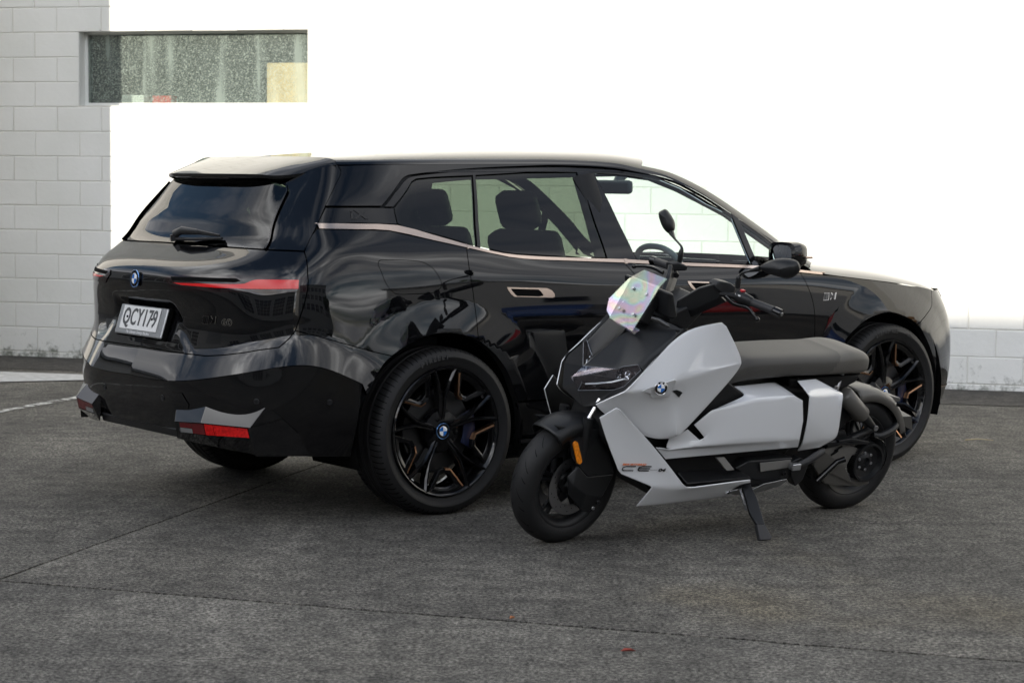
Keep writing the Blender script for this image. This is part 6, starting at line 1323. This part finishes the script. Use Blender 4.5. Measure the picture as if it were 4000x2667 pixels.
# ---- tyres and wheels
def moto_wheel(xc, zc, R, w, rim, steer=0., nspoke=5):
    M = Matrix.Translation((xc, 0, zc))@Matrix.Rotation(steer, 4, 'Z')
    e = bpy.data.objects.new('wheel', None); link(e, scooter); e.matrix_basis = M
    hw = w/2; prof = [(hw*.78, rim-.004), (hw*.92, rim+.012), (hw, R-.050), (hw*.94, R-.034), (hw*.80, R-.018), (hw*.55, R-.007), (hw*.28, R-.0015), (0, R)]; prof = prof+[(-a, b) for a, b in prof[::-1][1:]]
    mb = MB(); mb.lathe(prof, seg=84); t = mb.build('tyre', 'rubber', e, smooth=60)
    mb = MB()
    def prad(y): 
        y = abs(y); ys = [p[0] for p in prof[:8]][::-1]; rs = [p[1] for p in prof[:8]][::-1]; return np.interp(y, ys, rs)
    for k in range(13):
        a0 = 2*math.pi*k/13
        for sgn, ph in ((1, 0), (-1, .24)):
            for (off_, L_, y0, y1) in ((0, .30, .12, .80), (.20, .16, .35, .88)):
                q = []; m = 7
                for i in range(m):
                    u = i/(m-1); y = sgn*hw*(y0+(y1-y0)*u); a = a0+ph+off_-L_*u*(1-.25*u); r = prad(y)+.0006; ww = .0085*math.sin(math.pi*(.12+.76*u))
                    q += [(r*math.cos(a-ww), y, r*math.sin(a-ww)), (r*math.cos(a+ww), y, r*math.sin(a+ww))]
                mb.add(q, [(2*i, 2*i+1, 2*i+3, 2*i+2) for i in range(m-1)])
    o = mb.build('tread_grooves', 'void', t, smooth=None); tag(o, kind='stuff')
    mb = MB(); mb.lathe([(hw*.80, rim-.008), (hw*.86, rim), (hw*.84, rim+.006), (hw*.70, rim-.012), (hw*.45, rim-.030), (0, rim-.036), (-hw*.45, rim-.030), (-hw*.70, rim-.012), (-hw*.84, rim+.006), (-hw*.80, rim-.008)], seg=64); mb.build('rim', 'satin_black', e)
    mb = MB(); mb.lathe([(.035, .03), (.03, .045), (-.03, .045), (-.035, .03)], seg=28); mb.build('hub', 'satin_black', e)
    for k in range(nspoke):
        a = 2*math.pi*k/nspoke+.3
        mb = MB()
        for d in (-.12, .12): mb.tube([(.035*math.cos(a), 0, .035*math.sin(a)), ((rim-.03)*math.cos(a+d), 0, (rim-.03)*math.sin(a+d))], [.013, .010], 8)
        mb.build('spoke', 'satin_black', e)
    return e
fw = moto_wheel(1.665, .272, .272, .122, .190, math.radians(4))
rw = moto_wheel(0.0, .285, .286, .158, .195, 0)
for sgn in (1, -1):
    mb = MB(); mb.lathe([(sgn*.052, .088), (sgn*.052, .132), (sgn*.057, .132), (sgn*.057, .088)], seg=48); d = mb.build('brake_disc', 'steel', fw)
    mb = MB()
    for k in range(30):
        a = 2*math.pi*k/30; rr = .105+.012*(k % 3-1)
        mb.lathe([(sgn*.0576, .0028), (sgn*.0578, .0002)], (rr*math.cos(a), 0, rr*math.sin(a)), seg=8)
    o = mb.build('disc_holes', 'void', d, smooth=None); tag(o, kind='stuff')
    ST('fork_tube', [(1.66, sgn*.085, .27), (1.655, sgn*.085, .583)], .022, 'satin_black', 14)
    ST('fork_stanchion', [(1.655, sgn*.082, .565), (1.605, sgn*.082, .66) if sgn > 0 else (1.65, -.082, .575)], .0125, 'chrome', 14)
# front mudguard and hub shrouds
def guard(name, xc, zc, prof, a0, a1, mat, seg=26, steer=0.):
    mb = MB(); mb.lathe(prof, seg=seg, a0=a0, a1=a1); mb.xf(Matrix.Translation((xc, 0, zc))@Matrix.Rotation(steer, 4, 'Z')); o = mb.build(name, mat, scooter, smooth=50)
    md = o.modifiers.new('s', 'SOLIDIFY'); md.thickness = .004; md.offset = 0; return o
guard('front_mudguard', 1.665, .272, [(-.088, .235), (-.086, .272), (-.070, .291), (-.035, .301), (0, .304), (.035, .301), (.070, .291), (.086, .272), (.088, .235)], math.radians(57), math.radians(140), 'satin_black', steer=math.radians(4))
q = SG['shroud']
SF('fork_shroud', [q[0], q[1], q[2], q[3], q[4], q[5], q[6], q[7]], [(0, 1, 2), (1, 7, 2), (7, 6, 5, 2), (5, 4, 3, 2)], 'satin_black', thick=.012, bevel=.006)
SF('hub_shroud', [q[8], q[5], q[4], q[3], q[9], q[10], q[11], q[12], q[13], q[14]], [(0, 1, 8), (1, 2, 8), (2, 9, 8), (2, 3, 4, 9), (4, 5, 6, 9), (6, 7, 8, 9), (7, 0, 8)], 'satin_black', thick=.02, bevel=.006)
bolt(Vector((1.585, .118, .185)), (0, 1, 0), .008); bolt(Vector((1.555, .110, .205)), (0, 1, 0), .010, 'satin_black')
am = [Vector(p) for p in SG['amber']]; dd = (am[1]-am[0]).normalized(); sd_ = Vector((0, 1, 0)).cross(dd).normalized(); pts = []
for k in range(7): a = -math.pi/2+math.pi*k/6; pts.append(am[1]+dd*.012*math.cos(a)+sd_*.012*math.sin(a)+Vector((0, .012, 0)))
for k in range(7): a = math.pi/2+math.pi*k/6; pts.append(am[0]+dd*.012*math.cos(a)+sd_*.012*math.sin(a)+Vector((0, .012, 0)))
prism('side_reflector', pts, (0, -.01, 0), 'amber', scooter, bevel=.002)
# ---- cockpit
pl_ = SG['plate']
def sheet3(name, v, faces, mat, th=.004):
    return facet(name, v, faces, mat, scooter, thick=th, bevel=.0008, seg=1, out=(1.2, 0, 1.0))
sheet3('phone_plate', [pl_[0], pl_[1], pl_[2], pl_[3], pl_[4], pl_[5], (1.452, .065, .948), (1.480, -.065, .962)], [(0, 1, 2, 3), (4, 5, 1, 0)], 'acrylic')
v = [Vector(pl_[3]), Vector(pl_[2])]; lip = [v[0], v[1], v[1]+Vector((-.012, .004, -.014)), v[0]+Vector((-.012, .004, -.014)), v[0]+Vector((-.04, .006, .004)), v[1]+Vector((-.04, .006, .004))]
sheet3('plate_hook', lip, [(0, 1, 2, 3), (3, 2, 5, 4)], 'acrylic', .003)
sheet3('wind_deflector', [(1.395, -.105, 1.13), (1.389, -.093, 1.137), (1.487, -.080, .968), (1.478, -.12, .985), (1.455, -.145, 1.03)], [(0, 1, 2, 3, 4)], 'acrylic', .003)
nrm = (Vector(pl_[1])-Vector(pl_[0])).cross(Vector(pl_[3])-Vector(pl_[0])).normalized(); nrm = nrm if nrm.x > 0 else -nrm
for p in SG['bolts']: bolt(Vector(p)+nrm*.003, nrm, .0075, 'chrome')
mb = MB(); mb.box((0, 0, 0), (.05, .16, .13)); mb.xf(Matrix.Translation((1.40, 0, 1.04))@Matrix.Rotation(-.45, 4, 'Y')); mb.build('display_mount', 'matt_black', scooter, bevel=.01)
dq = SG['disp']; prism('display', [(x, .155, z) for x, z in [(1.385, 1.136), (1.357, 1.132), (1.314, 1.030), (1.332, 1.019), (1.362, 1.024)]], (0, -.31, 0), 'satin_black', scooter, bevel=.012, seg=3)
c_ = SG['cover']
SF('bar_cover', c_, [(0, 1, 4, 5), (1, 2, 3, 4), (5, 4, 7, 8), (4, 3, 6, 7)], 'satin_black', thick=.02, bevel=.005, both=True, out=(.9, -.2, .9))
prism('stem_cover', [(x, -.09, z) for x, z in [(1.30, .98), (1.28, 1.03), (1.20, 1.06), (1.12, 1.09), (1.08, 1.06), (1.20, .94)]], (0, .18, 0), 'satin_black', scooter, bevel=.012)
SP('brake_reservoir', SG['resL'], -.05, 'satin_black', bevel=.006); SP('brake_reservoir', SG['resR'], .04, 'satin_black', bevel=.006)
gL = [Vector(p) for p in SG['gripL']]
ST('handlebar', [gL[0], gL[1], gL[2]], [.013, .012, .012], 'matt_black'); ST('switchgear', [gL[1]+(gL[1]-gL[2])*.6, gL[1], gL[2]], [.024, .028, .022], 'satin_black', 14); ST('grip', [gL[2], gL[2]+(gL[3]-gL[2])*.06, gL[3]], [.020, .0175, .0175], 'grip_rubber', 16); ST('bar_weight', [gL[3], gL[3]+(gL[4]-gL[3])*.05, gL[4]], [.0165, .0195, .0195], 'gloss_black', 18)
bolt(gL[4], gL[4]-gL[3], .008, 'steel')
mb = MB(); mb.box((0, 0, 0), (.018, .016, .010)); mb.xf(Matrix.Translation(gL[1]+Vector((.0, 0, .030)))); mb.build('red_switch', 'red_button', scooter, bevel=.002)
mb = MB(); mb.box((0, 0, 0), (.004, .03, .006)); mb.xf(Matrix.Translation(gL[1]+Vector((.024, .0, .012)))); mb.build('switch_marks', 'white_print', scooter, smooth=None)
ST('brake_lever', SG['leverL'], [.010, .009, .008, .006, .0055], 'gloss_black', 10, smoothn=3, sq=.7); mb = MB(); mb.lathe([(0.011*math.cos(t), max(.0002, .011*math.sin(t))) for t in np.linspace(0, math.pi, 9)], SG['leverL'][-1], axis='z', seg=14); mb.build('lever_ball', 'gloss_black', scooter)
gR = [Vector(p) for p in SG['gripR']]
ST('handlebar', [gR[3], Vector((1.10, -.14, 1.125))], .012, 'matt_black'); ST('grip', [gR[1], gR[3]], [.0175, .0185], 'grip_rubber', 16); ST('bar_weight', [gR[0]+Vector((.0, -.01, 0)), gR[1]], .0195, 'gloss_black', 18)
ST('brake_lever', SG['leverR'], [.0055, .006, .008, .009, .010], 'gloss_black', 10, smoothn=3, sq=.7); mb = MB(); mb.lathe([(0.011*math.cos(t), max(.0002, .011*math.sin(t))) for t in np.linspace(0, math.pi, 9)], SG['leverR'][0], axis='z', seg=14); mb.build('lever_ball', 'gloss_black', scooter)
def rmirror(stem, head, rad):
    st = ST('mirror_stem', stem, rad, 'satin_black', 12, smoothn=4)
    H = np.array(head); c = H.mean(0); u_, s2, vt = np.linalg.svd(H-c); nrm_ = vt[2]
    if nrm_[0] < 0: nrm_ = -nrm_
    n = len(H); V = []; F = []
    Hs = np.array(crv(head, 3, True)); n = len(Hs)
    for k, (sc_, of) in enumerate(((.80, -.012), (1.0, -.008), (1.0, .006), (.80, .022), (.40, .034), (.02, .038))):
        V += [tuple(c+(h-c)*sc_+nrm_*of) for h in Hs]
    for i in range(5):
        for k in range(n): F.append((i*n+k, i*n+(k+1) % n, (i+1)*n+(k+1) % n, (i+1)*n+k))
    o = MB().add(V, F).build('mirror_shell', 'satin_black', st, smooth=35)
    mk('mirror_glass', [tuple(c+(h-c)*.81-nrm_*.0125) for h in Hs], [list(range(n))], 'mirror', st, smooth=None)
rmirror(SG['mirLst'], SG['mirL'], [.011, .012, .0055, .0055, .006, .013]); rmirror(SG['mirRst'], SG['mirR'], [.011, .012, .0055, .0055, .013])
i_ = SG['indFL']; ST('indicator', i_, [.010, .012, .011, .003], 'lens_smoke', 12, sq=.7); ST('indicator', [(p[0], -p[1], p[2]) for p in i_], [.010, .012, .011, .003], 'lens_smoke', 12, sq=.7)
# ---- rear end
SF('swing_arm', SG['swing'], [(0, 1, 2, 3, 4, 5), (0, 5, 6, 9, 10, 11), (6, 7, 8, 9)], 'swing_grey', thick=.03, bevel=.005, both=False, out=(.1, -.4, .3))
for (a, b) in (((.235, .345), (.205, .362)), ((.255, .325), (.225, .342))):
    mb = MB(); mb.box((0, 0, 0), (.045, .004, .008)); mb.xf(Matrix.Translation(((a[0]+b[0])/2-.03, .134, (a[1]+b[1])/2))@Matrix.Rotation(.45, 4, 'Y')); mb.build('vent_slot', 'void', scooter, smooth=None)
P0 = SG['pulley'][0]
mb = MB(); mb.lathe([(.100, .090), (.148, .090), (.150, .094), (.152, .094), (.152, .084), (.128, .076), (.122, .045), (.130, .035), (.134, .020), (.120, .016), (.120, .0005)], (P0[0], 0, P0[2]), seg=56); pu = mb.build('belt_pulley', 'satin_black', scooter, smooth=35)
for k in range(6): a = 2*math.pi*k/6+.3; bolt(Vector((P0[0]+.042*math.cos(a), .124, P0[2]+.042*math.sin(a))), (0, 1, 0), .0075, 'steel', pu)
mb = MB(); TT = []
for k in range(64): 
    a = 2*math.pi*k/64
    if -.5 < a < 4.4 or a > 5.6: mb.box((0, 0, 0), (.004, .046, .004), Matrix.Translation((P0[0]+.0955*math.cos(a), .125, P0[2]+.0955*math.sin(a)))@Matrix.Rotation(-a, 4, 'Y'))
o = mb.build('belt_teeth', 'matt_black', pu, smooth=None); tag(o, kind='stuff')
prism('drive_belt', [(P0[0]-.01, .10, P0[2]+.096), (.30, .10, .39), (.30, .10, .382), (P0[0]-.01, .10, P0[2]+.089)], (0, .045, 0), 'matt_black', scooter, bevel=0)
prism('belt_guard', [(.0, .09, .375), (.12, .09, .400), (.20, .09, .395), (.20, .09, .375), (.12, .09, .382), (.0, .09, .362)], (0, .05, 0), 'satin_black', scooter, bevel=.003)
sk = SG['shock']; ST('shock_absorber', [sk[1], Vector(sk[1]).lerp(Vector(sk[2]), .06), Vector(sk[1]).lerp(Vector(sk[2]), .94), sk[2]], [.030, .042, .042, .034], 'swing_grey', 20); ST('shock_rod', [sk[2], sk[3], sk[4]], [.028, .022, .014], 'satin_black', 14)
bolt(Vector(sk[4])+Vector((0, .012, 0)), (0, 1, 0), .014); bolt(Vector(sk[0])+Vector((0, .01, 0)), (0, 1, 0), .013)
ST('swing_strut', SG['arm'], [.02, .018, .020], 'satin_black', 10); ST('plate_arm', SG['brk'], [.018, .018, .017, .014], 'satin_black', 8, smoothn=3)
guard('rear_mudguard', 0, .285, [(-.092, .27), (-.090, .305), (-.07, .322), (0, .328), (.07, .322), (.090, .305), (.092, .27)], math.radians(78), math.radians(160), 'swing_grey')
li = SG['lic']; lv = [li[0], li[1], li[2], li[3]]; facet('plate_holder', lv+[(p[0]-.01, -p[1]+.04, p[2]+.01) for p in lv], [(0, 1, 2, 3), (0, 1, 5, 4)], 'swing_grey', scooter, thick=.004, bevel=.002)
ST('indicator', SG['indR'], [.011, .014, .004], 'gloss_black', 10, sq=.6); ST('indicator', [(-.185, -.10, .534), (-.205, -.14, .537), (-.213, -.21, .525)], [.011, .014, .004], 'gloss_black', 10, sq=.6); SP('tail_lamp', SG['tailbox'], -.09, 'swing_grey', bevel=.005)
ST('plate_stem', [(-.10, 0, .60), (-.18, 0, .545), (-.24, 0, .45)], [.02, .02, .015], 'matt_black', 8)
ST('subframe', [(.50, .09, .70), (.44, .12, .60), (.40, .12, .50)], .011, 'matt_black', 8, both=True); ST('subframe', [(.20, .08, .70), (.24, .10, .63)], .012, 'steel', 8, both=True)
prism('tail_tray', [(x, -.10, z) for x, z in [(.55, .70), (.10, .695), (.12, .66), (.30, .60), (.52, .60)]], (0, .20, 0), 'matt_black', scooter, bevel=.008)
prism('motor_case', [(x, -.11, z) for x, z in [(.50, .28), (.48, .40), (.30, .45), (.10, .42), (.08, .34), (.30, .24)]], (0, .20, 0), 'matt_black', scooter, bevel=.02)
# cable loop by the pulley
ST('cable', [(-.02, .13, .40), (-.09, .14, .37), (-.12, .15, .31), (-.12, .14, .24), (-.08, .12, .20)], .0028, 'gloss_black', 6, smoothn=4)
# foot pegs, side stand
pg = SG['peg']; ST('pillion_peg', pg, [.012, .018, .020, .016], 'grip_rubber', 8, sq=.75); mb = MB(); mb.box((0, 0, 0), (.05, .03, .03)); mb.xf(Matrix.Translation(pg[0])); mb.build('peg_bracket', 'alu', scooter, bevel=.004)
prism('peg_mount', [(.56, .16, .34), (.50, .16, .36), (.44, .16, .33), (.46, .16, .25), (.50, .16, .22), (.54, .16, .27)], (0, .05, 0), 'satin_black', scooter, bevel=.006)
ST('centre_lever', SG['lever'], [.014, .013, .014], 'gloss_black', 10)
sdn = SG['stand']; sv_ = [Vector(p) for p in sdn]
facet('side_stand', [sdn[0], sdn[1], sdn[2], sdn[3], sdn[7], sdn[8], sdn[9]], [(0, 1, 2, 6), (2, 3, 4, 5, 6)], 'satin_black', scooter, thick=.018, bevel=.004, out=(.9, 0, .2))
facet('stand_foot', [sdn[7], sdn[3], sdn[4], sdn[5], sdn[6]], [(0, 1, 2, 3, 4)], 'grip_rubber', scooter, thick=.024, bevel=.004, out=(.9, 0, .2))
a, b = Vector(SG['spring'][0]), Vector(SG['spring'][2]); ax = (b-a).normalized(); e1 = ax.orthogonal().normalized(); e2 = ax.cross(e1); ST('stand_spring', [a+(b-a)*t+(e1*math.cos(t*100)+e2*math.sin(t*100))*.006 for t in np.linspace(0, 1, 130)], .0016, 'steel', 5)
